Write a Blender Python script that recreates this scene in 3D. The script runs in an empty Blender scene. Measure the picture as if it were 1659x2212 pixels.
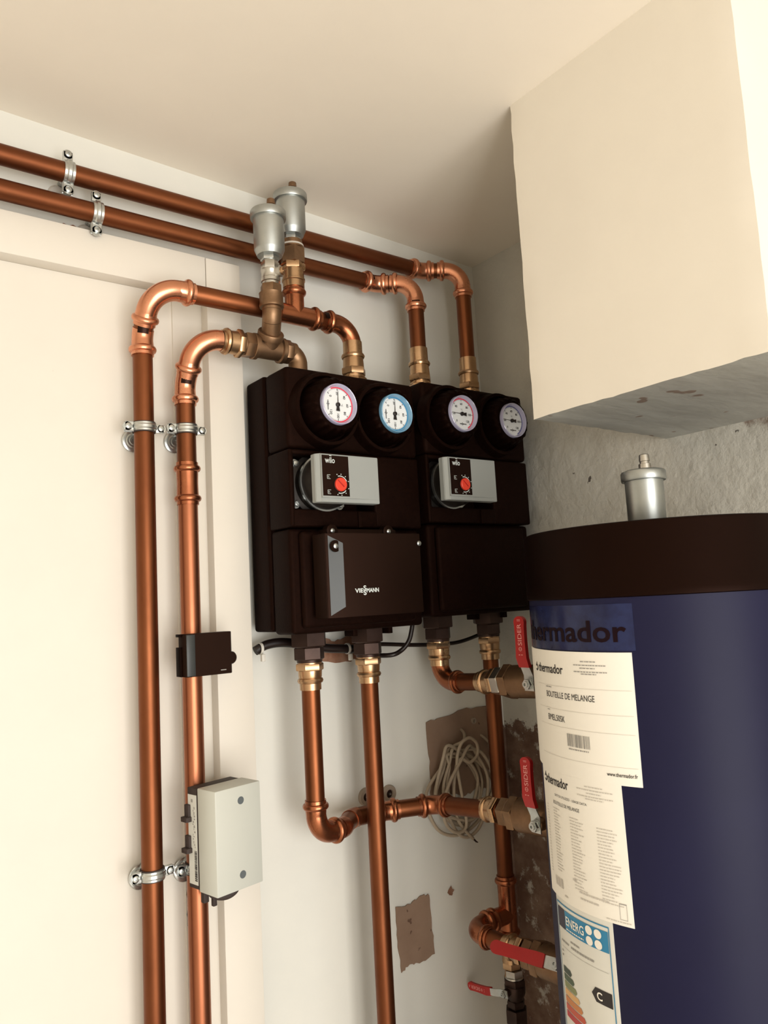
import bpy, bmesh, math, random
from mathutils import Vector, Matrix, Quaternion
random.seed(7)
scene = bpy.context.scene
C = scene.collection
V = Vector
PI = math.pi

# ------------------------------------------------------------------ camera
F_PX = 1663.24
yaw, pitch, roll = 0.649039, 0.1141673, -0.0541694
fw = V((math.sin(yaw)*math.cos(pitch), math.cos(yaw)*math.cos(pitch), math.sin(pitch)))
rt = V((math.cos(yaw), -math.sin(yaw), 0)); up = rt.cross(fw)
r2 = rt*math.cos(roll) + up*math.sin(roll); u2 = -rt*math.sin(roll) + up*math.cos(roll)
cam_d = bpy.data.cameras.new('camera'); cam = bpy.data.objects.new('camera', cam_d); C.objects.link(cam)
cam.matrix_world = Matrix(((r2.x, u2.x, -fw.x, 0.0), (r2.y, u2.y, -fw.y, -1.1), (r2.z, u2.z, -fw.z, 1.7), (0, 0, 0, 1)))
cam_d.sensor_fit = 'VERTICAL'; cam_d.sensor_height = 36.0; cam_d.lens = F_PX/2212*36.0
cam_d.clip_start = 0.02; cam_d.clip_end = 60
scene.camera = cam

# ------------------------------------------------------------------ light
WIN = (-0.95, 0.95, 0.12, 2.15)          # glazed opening in the front wall (x0, x1, z0, z1)
YF = -2.9
world = bpy.data.worlds.new('world'); scene.world = world; world.use_nodes = True
world.node_tree.nodes['Background'].inputs[0].default_value = (0.80, 0.86, 0.95, 1)
world.node_tree.nodes['Background'].inputs[1].default_value = 1.0
def window_light(name, x, z, sx, sz, power, col, y=YF-0.06, rot=(-PI/2, 0, 0)):
    l = bpy.data.lights.new(name, 'AREA'); l.shape = 'RECTANGLE'; l.size = sx; l.size_y = sz
    l.energy = power; l.color = col
    o = bpy.data.objects.new(name, l); C.objects.link(o); o.location = (x, y, z); o.rotation_euler = (PI/2, 0, 0)
    return o
window_light('daylight_pane_one', -0.49, 1.135, 0.86, 1.95, 38, (1.0, 0.965, 0.91))
window_light('daylight_pane_two', 0.49, 1.135, 0.86, 1.95, 38, (1.0, 0.965, 0.91))
vs = scene.view_settings
vs.view_transform = 'Standard'; vs.look = 'None'; vs.gamma = 1.0; vs.use_curve_mapping = False
vs.exposure = 0.0

# ------------------------------------------------------------------ materials
MATS = {}
def mat(name, col, rough=0.5, metal=0.0, col2=None, nscale=8.0, stretch=None, bump=0.0, bscale=60.0, bdist=0.002,
        contrast=(0.35, 0.65), spec=0.5, coat=0.0, rough2=None, specks=None, transmission=0.0, alpha=1.0, tint=None):
    m = bpy.data.materials.new(name); m.use_nodes = True
    nt = m.node_tree; b = nt.nodes['Principled BSDF']
    b.inputs['Base Color'].default_value = (*col, 1); b.inputs['Roughness'].default_value = rough
    b.inputs['Metallic'].default_value = metal
    b.inputs['Specular IOR Level'].default_value = spec
    b.inputs['Coat Weight'].default_value = coat
    if tint: b.inputs['Specular Tint'].default_value = (*tint, 1)
    b.inputs['Transmission Weight'].default_value = transmission
    b.inputs['Alpha'].default_value = alpha
    tc = nt.nodes.new('ShaderNodeTexCoord'); vec = tc.outputs['Object']
    if stretch:
        mp = nt.nodes.new('ShaderNodeMapping'); mp.inputs['Scale'].default_value = stretch
        nt.links.new(vec, mp.inputs[0]); svec = mp.outputs[0]
    else: svec = vec
    if col2 or rough2 is not None:
        n = nt.nodes.new('ShaderNodeTexNoise'); n.inputs['Scale'].default_value = nscale; n.inputs['Detail'].default_value = 6
        n.inputs['Roughness'].default_value = 0.62
        nt.links.new(svec, n.inputs['Vector'])
        mr = nt.nodes.new('ShaderNodeMapRange'); mr.inputs[1].default_value, mr.inputs[2].default_value = contrast
        nt.links.new(n.outputs['Fac'], mr.inputs[0])
        last = None
        if col2:
            mx = nt.nodes.new('ShaderNodeMix'); mx.data_type = 'RGBA'
            mx.inputs[6].default_value = (*col, 1); mx.inputs[7].default_value = (*col2, 1)
            nt.links.new(mr.outputs[0], mx.inputs[0]); last = mx.outputs[2]
            nt.links.new(last, b.inputs['Base Color'])
        if rough2 is not None:
            m2 = nt.nodes.new('ShaderNodeMapRange'); m2.inputs[3].default_value = rough; m2.inputs[4].default_value = rough2
            nt.links.new(mr.outputs[0], m2.inputs[0]); nt.links.new(m2.outputs[0], b.inputs['Roughness'])
        if specks and last:
            sc, thr, scol = specks
            vo = nt.nodes.new('ShaderNodeTexNoise'); vo.inputs['Scale'].default_value = sc; vo.inputs['Detail'].default_value = 2
            nt.links.new(vec, vo.inputs['Vector'])
            m3 = nt.nodes.new('ShaderNodeMapRange'); m3.inputs[1].default_value = thr; m3.inputs[2].default_value = thr+0.03
            nt.links.new(vo.outputs['Fac'], m3.inputs[0])
            mx2 = nt.nodes.new('ShaderNodeMix'); mx2.data_type = 'RGBA'; mx2.inputs[7].default_value = (*scol, 1)
            nt.links.new(last, mx2.inputs[6]); nt.links.new(m3.outputs[0], mx2.inputs[0])
            nt.links.new(mx2.outputs[2], b.inputs['Base Color'])
    if bump:
        n2 = nt.nodes.new('ShaderNodeTexNoise'); n2.inputs['Scale'].default_value = bscale; n2.inputs['Detail'].default_value = 5
        nt.links.new(svec, n2.inputs['Vector'])
        bp = nt.nodes.new('ShaderNodeBump'); bp.inputs['Strength'].default_value = bump; bp.inputs['Distance'].default_value = bdist
        nt.links.new(n2.outputs['Fac'], bp.inputs['Height']); nt.links.new(bp.outputs[0], b.inputs['Normal'])
    MATS[name] = m
    return m
M = {}
M['wall'] = mat('painted_plasterboard', (0.72, 0.71, 0.645), 0.75, col2=(0.65, 0.65, 0.60), nscale=3.2, bump=0.12, bscale=22, bdist=0.004, contrast=(0.4, 0.75), specks=(55, 0.80, (0.22, 0.2, 0.17)))
M['board'] = mat('cream_painted_board', (0.735, 0.69, 0.605), 0.55, col2=(0.705, 0.66, 0.58), nscale=4, bump=0.05, bscale=35, contrast=(0.4, 0.7), specks=(38, 0.80, (0.35, 0.31, 0.26)))
M['ceiling'] = mat('ceiling_paint', (0.885, 0.815, 0.70), 0.8, col2=(0.85, 0.78, 0.67), nscale=2.5, bump=0.15, bscale=9, bdist=0.004)
M['block'] = mat('bulkhead_paint', (0.82, 0.765, 0.66), 0.8, col2=(0.79, 0.735, 0.635), nscale=5, bump=0.12, bscale=14, bdist=0.004)
M['floor'] = mat('concrete_floor', (0.62, 0.57, 0.50), 0.7, col2=(0.55, 0.50, 0.44), nscale=6, bump=0.2, bscale=30)
M['copper'] = mat('aged_copper', (0.250, 0.086, 0.034), 0.34, 0.93, col2=(0.140, 0.043, 0.017), nscale=9, stretch=(1, 1, 0.35), rough2=0.50, contrast=(0.3, 0.7), bump=0.04, bscale=90, bdist=0.0005)
M['copper_h'] = mat('aged_copper_level', (0.250, 0.086, 0.034), 0.34, 0.93, col2=(0.140, 0.043, 0.017), nscale=9, stretch=(0.35, 1, 1), rough2=0.50, contrast=(0.3, 0.7), bump=0.04, bscale=90, bdist=0.0005)
M['copper_warm'] = mat('warm_copper', (0.46, 0.175, 0.088), 0.30, 0.94, col2=(0.33, 0.115, 0.055), nscale=9, stretch=(1, 1, 0.35), rough2=0.42, contrast=(0.3, 0.7))
M['copper_new'] = mat('bright_copper', (0.74, 0.345, 0.205), 0.22, 0.97, col2=(0.62, 0.26, 0.145), nscale=14, rough2=0.34, bump=0.03, bscale=70, bdist=0.0006)
M['copper_mid'] = mat('worn_copper', (0.46, 0.17, 0.082), 0.22, 0.96, col2=(0.30, 0.10, 0.046), nscale=16, rough2=0.36, bump=0.03, bscale=70, bdist=0.0006)
M['brass'] = mat('press_brass', (0.58, 0.375, 0.215), 0.24, 0.96, col2=(0.45, 0.28, 0.155), nscale=18, rough2=0.36)
M['bronze'] = mat('cast_bronze', (0.29, 0.175, 0.098), 0.36, 0.88, col2=(0.19, 0.11, 0.060), nscale=22, rough2=0.55, bump=0.15, bscale=240, bdist=0.0005)
M['dark_bronze'] = mat('dark_union_bronze', (0.060, 0.034, 0.026), 0.42, 0.7, col2=(0.035, 0.019, 0.014), nscale=20)
M['nickel'] = mat('nickel_plate', (0.55, 0.53, 0.48), 0.28, 0.95, col2=(0.45, 0.43, 0.39), nscale=20)
M['alu'] = mat('satin_vent_metal', (0.47, 0.49, 0.47), 0.34, 0.92, col2=(0.38, 0.40, 0.39), nscale=14, rough2=0.45)
M['zinc'] = mat('zinc_steel', (0.60, 0.62, 0.60), 0.30, 0.93, col2=(0.46, 0.48, 0.47), nscale=40)
M['rubber'] = mat('clamp_rubber', (0.035, 0.022, 0.018), 0.7)
M['foam'] = mat('black_foam_shell', (0.0066, 0.0023, 0.0014), 0.62, col2=(0.0040, 0.0014, 0.0009), nscale=160, bump=0.35, bscale=420, bdist=0.0008, spec=0.09, tint=(1.0, 0.55, 0.42))
M['foam_dark'] = mat('black_plastic_ring', (0.0035, 0.0011, 0.0007), 0.5, spec=0.06, bump=0.1, bscale=300, bdist=0.0004, tint=(1.0, 0.55, 0.42))
M['plastic'] = mat('black_housing_plastic', (0.0085, 0.0040, 0.0025), 0.45, spec=0.15, bump=0.03, bscale=500, bdist=0.0003, tint=(1.0, 0.55, 0.42))
M['gloss_black'] = mat('gloss_black_panel', (0.005, 0.0018, 0.0012), 0.35, spec=0.25, tint=(1.0, 0.55, 0.42))
M['chamfer'] = mat('black_edge_sheen', (0.030, 0.034, 0.034), 0.36, spec=0.45)  # blue-grey sheen put into the colour; the plastic itself is black
M['grey'] = mat('grey_module_plastic', (0.30, 0.315, 0.30), 0.42)
M['orange'] = mat('orange_red_knob', (0.66, 0.045, 0.02), 0.4)
M['cast'] = mat('cast_motor_metal', (0.030, 0.024, 0.020), 0.5, 0.5, col2=(0.016, 0.012, 0.010), nscale=30)
M['white'] = mat('dial_white', (0.74, 0.76, 0.76), 0.45)
M['lilac'] = mat('clear_dial_rim', (0.42, 0.41, 0.56), 0.12, spec=0.7, coat=0.5)
M['sky_rim'] = mat('blue_dial_rim', (0.16, 0.34, 0.50), 0.12, spec=0.7, coat=0.5)
M['red_ring'] = mat('red_dial_ring', (0.72, 0.03, 0.07), 0.4)
M['blue_ring'] = mat('blue_dial_ring', (0.03, 0.22, 0.42), 0.4)
M['violet_ring'] = mat('violet_dial_ring', (0.13, 0.13, 0.32), 0.4)
M['ink'] = mat('black_ink', (0.010, 0.006, 0.005), 0.5)
M['grey_ink'] = mat('grey_ink', (0.30, 0.285, 0.26), 0.6)
M['pale_ink'] = mat('pale_ink', (0.55, 0.51, 0.45), 0.6)
M['silver_ink'] = mat('silver_lettering', (0.62, 0.66, 0.64), 0.4)
M['emboss'] = mat('worn_lettering', (0.78, 0.36, 0.33), 0.5)
M['red'] = mat('red_lever_sleeve', (0.43, 0.009, 0.008), 0.38, col2=(0.37, 0.008, 0.007), nscale=20)
M['navy'] = mat('navy_tank_vinyl', (0.0088, 0.0088, 0.033), 0.48, col2=(0.0076, 0.0075, 0.029), nscale=5, bump=0.04, bscale=180, bdist=0.0006, spec=0.16)
M['film'] = mat('glossy_blue_film', (0.016, 0.022, 0.072), 0.20, col2=(0.009, 0.010, 0.036), nscale=22, contrast=(0.4, 0.6), bump=0.25, bscale=30, bdist=0.003, spec=0.25)
M['film_ink'] = mat('dark_film_lettering', (0.010, 0.003, 0.005), 0.45, spec=0.08)
M['tank_cap'] = mat('black_tank_cap', (0.0050, 0.0018, 0.0011), 0.46, col2=(0.0036, 0.0013, 0.0008), nscale=4, spec=0.09, tint=(1.0, 0.55, 0.42))
M['paper'] = mat('label_paper', (0.83, 0.79, 0.70), 0.5, bump=0.12, bscale=12, bdist=0.003)
M['paper_film'] = mat('energy_paper', (0.66, 0.65, 0.585), 0.3, bump=0.1, bscale=20, bdist=0.002)
M['cyan'] = mat('energy_blue', (0.012, 0.19, 0.36), 0.4)
M['eu'] = mat('energy_navy', (0.014, 0.010, 0.028), 0.4)
for k, c in dict(g1=(0.022, 0.04, 0.022), g2=(0.045, 0.075, 0.032), g3=(0.19, 0.21, 0.08), g4=(0.62, 0.36, 0.13), g5=(0.50, 0.18, 0.045), g6=(0.46, 0.065, 0.025), g7=(0.40, 0.02, 0.02)).items():
    M[k] = mat('energy_band_'+{'g1': 'dark_green', 'g2': 'green', 'g3': 'olive', 'g4': 'amber', 'g5': 'orange', 'g6': 'vermilion', 'g7': 'red'}[k], c, 0.45)
M['cover'] = mat('white_cover_plastic', (0.53, 0.54, 0.485), 0.45)
M['hole_shade'] = mat('recess_shade', (0.10, 0.115, 0.12), 0.6)  # flat bluish grey standing in for the shade inside a hole
M['label_side'] = mat('side_sticker', (0.64, 0.64, 0.58), 0.4)
M['cable_black'] = mat('black_cable', (0.010, 0.005, 0.004), 0.4)
M['cable_beige'] = mat('beige_cable', (0.40, 0.325, 0.235), 0.5, col2=(0.34, 0.27, 0.19), nscale=30)
M['tie'] = mat('white_cable_tie', (0.6, 0.58, 0.52), 0.4)
M['kraft'] = mat('torn_board_core', (0.285, 0.19, 0.13), 0.85, col2=(0.235, 0.15, 0.10), nscale=14, bump=0.2, bscale=80, specks=(60, 0.70, (0.12, 0.065, 0.04)))
M['rust'] = mat('rust_stain', (0.20, 0.085, 0.045), 0.9, col2=(0.30, 0.17, 0.11), nscale=40)
M['plug'] = mat('beige_wall_plug', (0.33, 0.265, 0.20), 0.6)
M['ptfe'] = mat('white_seal', (0.52, 0.48, 0.42), 0.5)
M['frame'] = mat('window_frame_paint', (0.78, 0.75, 0.68), 0.4)

def rough_wall_material():
    m = bpy.data.materials.new('rough_plaster_and_bare_masonry'); m.use_nodes = True
    nt = m.node_tree; L = nt.links; b = nt.nodes['Principled BSDF']; b.inputs['Roughness'].default_value = 0.9
    tc = nt.nodes.new('ShaderNodeTexCoord'); sep = nt.nodes.new('ShaderNodeSeparateXYZ'); L.new(tc.outputs['Object'], sep.inputs[0])
    def noise(scale, detail=6, rough=0.6):
        n = nt.nodes.new('ShaderNodeTexNoise'); n.inputs['Scale'].default_value = scale; n.inputs['Detail'].default_value = detail
        n.inputs['Roughness'].default_value = rough; L.new(tc.outputs['Object'], n.inputs['Vector']); return n.outputs['Fac']
    def math_(op, a, c):
        n = nt.nodes.new('ShaderNodeMath'); n.operation = op
        for i, s in enumerate((a, c)):
            if isinstance(s, (int, float)): n.inputs[i].default_value = s
            else: L.new(s, n.inputs[i])
        return n.outputs[0]
    def rng(v, a, c, lo=0.0, hi=1.0):
        n = nt.nodes.new('ShaderNodeMapRange'); L.new(v, n.inputs[0])
        n.inputs[1].default_value, n.inputs[2].default_value, n.inputs[3].default_value, n.inputs[4].default_value = a, c, lo, hi
        return n.outputs[0]
    def mix(f, a, c):
        n = nt.nodes.new('ShaderNodeMix'); n.data_type = 'RGBA'; L.new(f, n.inputs[0])
        for i, s in ((6, a), (7, c)):
            if isinstance(s, tuple): n.inputs[i].default_value = (*s, 1)
            else: L.new(s, n.inputs[i])
        return n.outputs[2]
    plaster = mix(rng(noise(5), 0.35, 0.7), (0.60, 0.575, 0.50), (0.50, 0.485, 0.43))
    brown = mix(rng(noise(18, 8), 0.40, 0.62), (0.105, 0.052, 0.032), (0.20, 0.125, 0.085))
    brown = mix(rng(noise(34, 8, 0.7), 0.565, 0.66), brown, (0.46, 0.42, 0.36))
    # bare masonry where the plaster has come off: a ragged line at about 1.46 m
    edge = math_('ADD', sep.outputs['Z'], math_('MULTIPLY', math_('SUBTRACT', noise(26, 8, 0.7), 0.5), 0.16))
    low = rng(edge, 1.452, 1.446)
    col = mix(low, plaster, brown)
    # rusty flaking patch high on the wall, by the bulkhead
    a2 = math_('ADD', math_('MULTIPLY', math_('SUBTRACT', sep.outputs['Z'], 1.90), 4.0), math_('MULTIPLY', sep.outputs['Y'], -1.6))
    a2 = math_('ADD', a2, math_('MULTIPLY', noise(30, 8, 0.7), 1.0))
    stain = math_('MULTIPLY', rng(a2, 1.46, 1.60, 0.0, 0.75), rng(sep.outputs['Z'], 1.945, 1.935))
    stain = math_('MULTIPLY', stain, rng(sep.outputs['Y'], -0.90, -0.72))
    col = mix(stain, col, (0.17, 0.10, 0.068))
    crack = math_('MULTIPLY', rng(noise(46, 3, 0.5), 0.735, 0.755), rng(sep.outputs['Y'], -0.10, -0.25))
    col = mix(crack, col, (0.10, 0.085, 0.07))
    L.new(col, b.inputs['Base Color'])
    h = math_('ADD', math_('MULTIPLY', noise(16, 8, 0.6), 1.0), math_('MULTIPLY', low, -0.5))
    bp = nt.nodes.new('ShaderNodeBump'); bp.inputs['Strength'].default_value = 0.42; bp.inputs['Distance'].default_value = 0.018
    L.new(h, bp.inputs['Height']); L.new(bp.outputs[0], b.inputs['Normal'])
    return m
M['rough'] = rough_wall_material()
M['underside'] = mat('shaded_stained_underside', (0.40, 0.395, 0.35), 0.85, col2=(0.33, 0.32, 0.285), nscale=7, stretch=(0.6, 1.4, 1), bump=0.35, bscale=16, bdist=0.01, specks=(24, 0.66, (0.20, 0.145, 0.11)))  # grey base carries the underside's shade; brown specks are stains

# ------------------------------------------------------------------ mesh helpers
class MB:
    """collects geometry in world coordinates"""
    def __init__(self): self.v = []; self.f = []
    def add(self, vs_, fs, Mx=None):
        o = len(self.v)
        self.v += [tuple(Mx @ V(p)) if Mx else tuple(p) for p in vs_]
        self.f += [tuple(i+o for i in f) for f in fs]
        return self
    def sweep(self, pts, rad, seg=24, cap=True, Mx=None, phase=0.0, ref=None):
        pts = [V(p) for p in pts]; n = len(pts)
        if not hasattr(rad, '__len__'): rad = [rad]*n
        tang = []
        for i in range(n):
            a = pts[max(i-1, 0)]; c = pts[min(i+1, n-1)]
            d = c-a
            tang.append(d.normalized() if d.length > 1e-9 else tang[-1])
        t0 = tang[0]
        ref = V(ref) if ref else (V((0, 0, 1)) if abs(t0.z) < 0.9 else V((1, 0, 0)))
        x = (ref - t0*ref.dot(t0)).normalized()
        vs_, fs = [], []
        for i in range(n):
            if i:
                q = tang[i-1].rotation_difference(tang[i]); x = q @ x
                x = (x - tang[i]*x.dot(tang[i])).normalized()
            y = tang[i].cross(x)
            for k in range(seg):
                a = 2*PI*k/seg + phase
                vs_.append(pts[i] + (x*math.cos(a) + y*math.sin(a))*rad[i])
        for i in range(n-1):
            for k in range(seg):
                k2 = (k+1) % seg
                fs.append((i*seg+k, i*seg+k2, (i+1)*seg+k2, (i+1)*seg+k))
        if cap:
            fs.append(tuple(reversed(range(seg)))); fs.append(tuple(range((n-1)*seg, n*seg)))
        return self.add(vs_, fs, Mx)
    def lathe(self, A, d, prof, seg=32, phase=0.0, ref=None, cap=True):
        """prof: (distance along d from A, radius)"""
        A = V(A); d = V(d).normalized()
        ref = V(ref) if ref else (V((0, 0, 1)) if abs(d.z) < 0.9 else V((1, 0, 0)))
        x = (ref - d*ref.dot(d)).normalized(); y = d.cross(x)
        vs_, fs = [], []
        for h, r in prof:
            for k in range(seg):
                a = 2*PI*k/seg+phase
                vs_.append(A + d*h + (x*math.cos(a)+y*math.sin(a))*r)
        n = len(prof)
        for i in range(n-1):
            for k in range(seg):
                k2 = (k+1) % seg
                fs.append((i*seg+k, i*seg+k2, (i+1)*seg+k2, (i+1)*seg+k))
        if cap:
            fs.append(tuple(reversed(range(seg)))); fs.append(tuple(range((n-1)*seg, n*seg)))
        return self.add(vs_, fs)
    def hexn(self, A, d, h0, h1, r, phase=0.26, ref=None):
        c = min(0.0012, (h1-h0)*0.2)
        return self.lathe(A, d, [(h0, r*0.95), (h0+c, r), (h1-c, r), (h1, r*0.95)], seg=6, phase=phase, ref=ref)
    def box(self, lo, hi, bevel=0.0, Mx=None, seg=2):
        bm = bmesh.new(); bmesh.ops.create_cube(bm, size=1.0)
        lo = V(lo); hi = V(hi)
        for v in bm.verts:
            v.co = V((lo.x+(hi.x-lo.x)*(v.co.x+.5), lo.y+(hi.y-lo.y)*(v.co.y+.5), lo.z+(hi.z-lo.z)*(v.co.z+.5)))
        if bevel: bmesh.ops.bevel(bm, geom=bm.edges[:], offset=bevel, segments=seg, affect='EDGES', profile=0.5)
        bm.verts.index_update()
        vs_ = [v.co.copy() for v in bm.verts]; fs = [tuple(v.index for v in f.verts) for f in bm.faces]
        bm.free()
        return self.add(vs_, fs, Mx)
    def prism(self, poly, frame, depth, bevel=0.0):
        """poly: 2D outline; frame: 4x4 (x, y in the plane, z = thickness direction)"""
        bm = bmesh.new()
        vs_ = [bm.verts.new((p[0], p[1], 0)) for p in poly]; f = bm.faces.new(vs_)
        r = bmesh.ops.extrude_face_region(bm, geom=[f])
        for v in r['geom']:
            if isinstance(v, bmesh.types.BMVert): v.co.z += depth
        bmesh.ops.recalc_face_normals(bm, faces=bm.faces[:])
        if bevel: bmesh.ops.bevel(bm, geom=bm.edges[:], offset=bevel, segments=2, affect='EDGES')
        bm.verts.index_update()
        vv = [v.co.copy() for v in bm.verts]; fs = [tuple(v.index for v in q.verts) for q in bm.faces]; bm.free()
        return self.add(vv, fs, frame)

def wloc(o):
    p = V((0, 0, 0))
    while o is not None:
        p += o.location; o = o.parent
    return p
def obj(name, mb, m, parent=None, origin=None, angle=38):
    me = bpy.data.meshes.new(name)
    if parent is not None: off = wloc(parent)
    elif origin is not None: off = V(origin)
    else:
        xs, ys, zs = zip(*mb.v)
        off = V(((min(xs)+max(xs))/2, (min(ys)+max(ys))/2, min(zs)))
    me.from_pydata([tuple(V(p)-off) for p in mb.v], [], mb.f); me.update()
    bm = bmesh.new(); bm.from_mesh(me)
    if len(bm.faces) < 20000: bmesh.ops.recalc_face_normals(bm, faces=bm.faces[:])
    bm.to_mesh(me); bm.free()
    me.polygons.foreach_set('use_smooth', [True]*len(me.polygons))
    me.set_sharp_from_angle(angle=math.radians(angle))
    me.materials.append(M[m] if isinstance(m, str) else m)
    o = bpy.data.objects.new(name, me); C.objects.link(o)
    if parent is not None: o.parent = parent
    else: o.location = off
    return o
def tag(o, label, cat, group=None):
    o['label'] = label; o['category'] = cat
    if group: o['group'] = group
    return o
def thing(name, label, cat, loc, group=None):
    o = bpy.data.objects.new(name, None); C.objects.link(o); o.location = loc
    o.empty_display_size = 0.02
    return tag(o, label, cat, group)
def struct(name, mb, m, parent=None):
    o = obj(name, mb, m, parent, origin=(0, 0, 0), angle=30)
    if parent is None: o['kind'] = 'structure'
    return o
def frame(o, x, y):
    x = V(x).normalized(); y = V(y); y = (y - x*y.dot(x)).normalized(); z = x.cross(y); o = V(o)
    return Matrix(((x.x, y.x, z.x, o.x), (x.y, y.y, z.y, o.y), (x.z, y.z, z.z, o.z), (0, 0, 0, 1)))

def text2d(s, size=1.0, width=None, bold=0.0, align='LEFT'):
    cu = bpy.data.curves.new('lettering_tmp', 'FONT'); cu.body = s; cu.size = size; cu.align_x = 'LEFT'; cu.offset = bold*size
    cu.resolution_u = 3
    o = bpy.data.objects.new('lettering_tmp', cu); C.objects.link(o)
    dg = bpy.context.evaluated_depsgraph_get(); dg.update()
    me = bpy.data.meshes.new_from_object(o.evaluated_get(dg))
    vs_ = [(v.co.x, v.co.y) for v in me.vertices]; fs = [tuple(p.vertices) for p in me.polygons]
    bpy.data.objects.remove(o); bpy.data.curves.remove(cu); bpy.data.meshes.remove(me)
    if not vs_: return [], []
    x0 = min(p[0] for p in vs_); x1 = max(p[0] for p in vs_)
    k = (width/(x1-x0)) if width else 1.0
    sh = {'LEFT': 0, 'CENTER': -(x1-x0)*k/2, 'RIGHT': -(x1-x0)*k}[align]
    return [((p[0]-x0)*k+sh, p[1]) for p in vs_], fs
def put_text(mb, s, Mx, size, width=None, bold=0.0, align='LEFT', u=0.0, v=0.0, w=0.0, rot=0.0):
    vs_, fs = text2d(s, size, width, bold, align)
    c, sn = math.cos(rot), math.sin(rot)
    mb.add([(u + p[0]*c - p[1]*sn, v + p[0]*sn + p[1]*c, w) for p in vs_], fs, Mx)
    return mb
def flat(o, mbm, m, parent): return obj(o, mbm, m, parent)

X, Y, Z = V((1, 0, 0)), V((0, 1, 0)), V((0, 0, 1))
XR = 1.10                     # right wall
XL = -1.55                    # left wall
def ceil_z(x): return 2.380 + 0.0295*(XR-x)

# ------------------------------------------------------------------ the room
b = MB(); b.box((XL-.12, 0, -.1), (XR+.12, 0.12, 2.62)); wall_back = struct('wall_back', b, 'wall')
b = MB(); b.box((XR, YF-.12, -.1), (XR+.12, 0, 2.62)); wall_right = struct('wall_right', b, 'rough')
b = MB(); b.box((XL-.12, YF-.12, -.1), (XL, 0, 2.62)); struct('wall_left', b, 'board')
b = MB()
x0, x1, z0, z1 = WIN
b.box((XL, YF-.12, -.1), (x0, YF, 2.62)); b.box((x1, YF-.12, -.1), (XR, YF, 2.62))
b.box((x0, YF-.12, -.1), (x1, YF, z0)); b.box((x0, YF-.12, z1), (x1, YF, 2.62)); struct('wall_front', b, 'board')
b = MB(); b.box((XL, YF, -.1), (XR, 0, 0)); struct('floor', b, 'floor')
b = MB()
b.add([(XL, YF, ceil_z(XL)), (XR, YF, ceil_z(XR)), (XR, 0, ceil_z(XR)), (XL, 0, ceil_z(XL)), (XL, YF, 2.62), (XR, YF, 2.62), (XR, 0, 2.62), (XL, 0, 2.62)],
      [(3, 2, 1, 0), (4, 5, 6, 7), (0, 1, 5, 4), (1, 2, 6, 5), (2, 3, 7, 6), (3, 0, 4, 7)])
struct('ceiling', b, 'ceiling')
# window frame in the front wall (behind the viewer)
w = bpy.data.objects.new('window_1', None); C.objects.link(w); w['kind'] = 'structure'; w.location = ((x0+x1)/2, YF, z0)
b = MB(); y0, y1 = YF-.05, YF-.005
b.box((x0, y0, z0), (x0+.05, y1, z1), .004); b.box((x1-.05, y0, z0), (x1, y1, z1), .004)
b.box((x0+.05, y0, z0), (x1-.05, y1, z0+.05), .004); b.box((x0+.05, y0, z1-.05), (x1-.05, y1, z1), .004)
b.box((-.05, y0, z0+.05), (.05, y1, z1-.05), .004); obj('window_frame', b, 'frame', w)

# bulkhead hanging from the ceiling against the right wall, its arrises a little uneven
def wobbly_slab():
    bm = bmesh.new(); bmesh.ops.create_cube(bm, size=1.0)
    lo, hi = V((.787, -.733, 1.9325)), V((XR, -.410, 2.50))
    for v in bm.verts: v.co = V((lo[i]+(hi[i]-lo[i])*(v.co[i]+.5) for i in range(3)))
    bmesh.ops.subdivide_edges(bm, edges=bm.edges[:], cuts=22, use_grid_fill=True)
    rnd = random.Random(3)
    for v in bm.verts:
        on = sum((abs(v.co.x-lo.x) < 1e-4, abs(v.co.y-lo.y) < 1e-4 or abs(v.co.y-hi.y) < 1e-4, abs(v.co.z-lo.z) < 1e-4))
        if on == 2: v.co += V((rnd.uniform(.0, .0016), rnd.uniform(-.0012, .0012), rnd.uniform(0, .0014)))
    bm.verts.index_update()
    m = MB(); m.v = [tuple(v.co) for v in bm.verts]; up_, dn = MB(), None
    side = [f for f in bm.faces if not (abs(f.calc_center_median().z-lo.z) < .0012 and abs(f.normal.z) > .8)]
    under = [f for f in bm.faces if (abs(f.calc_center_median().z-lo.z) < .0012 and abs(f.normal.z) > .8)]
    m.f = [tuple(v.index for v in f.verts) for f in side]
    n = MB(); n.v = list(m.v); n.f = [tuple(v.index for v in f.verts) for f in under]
    bm.free(); return m, n
def compact(m):
    used = sorted({i for f in m.f for i in f}); mp = {i: k for k, i in enumerate(used)}
    m.v = [m.v[i] for i in used]; m.f = [tuple(mp[i] for i in f) for f in m.f]; return m
ms, mu = wobbly_slab()
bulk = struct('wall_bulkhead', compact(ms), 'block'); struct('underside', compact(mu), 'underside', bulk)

# boxed-in doorway: panel, casing boards
b = MB(); b.box((-.40, -.004, 0), (.442, 0, 2.186)); door = struct('door_1', b, 'board')
b = MB(); b.box((.442, -.0075, 0), (.4905, 0, 2.186), .001); struct('stop_board', b, 'board', door)
b = MB(); b.box((-.46, -.030, 2.1862), (.4885, 0, 2.2466), .0012); struct('trim_1', b, 'board')
b = MB(); b.box((.4895, -.0300, 0), (.5475, 0, 2.2462), .0012); struct('trim_2', b, 'board')
b = MB(); b.box((-.46, -.030, 0), (-.401, 0, 2.185), .0012); struct('trim_3', b, 'board')

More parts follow.
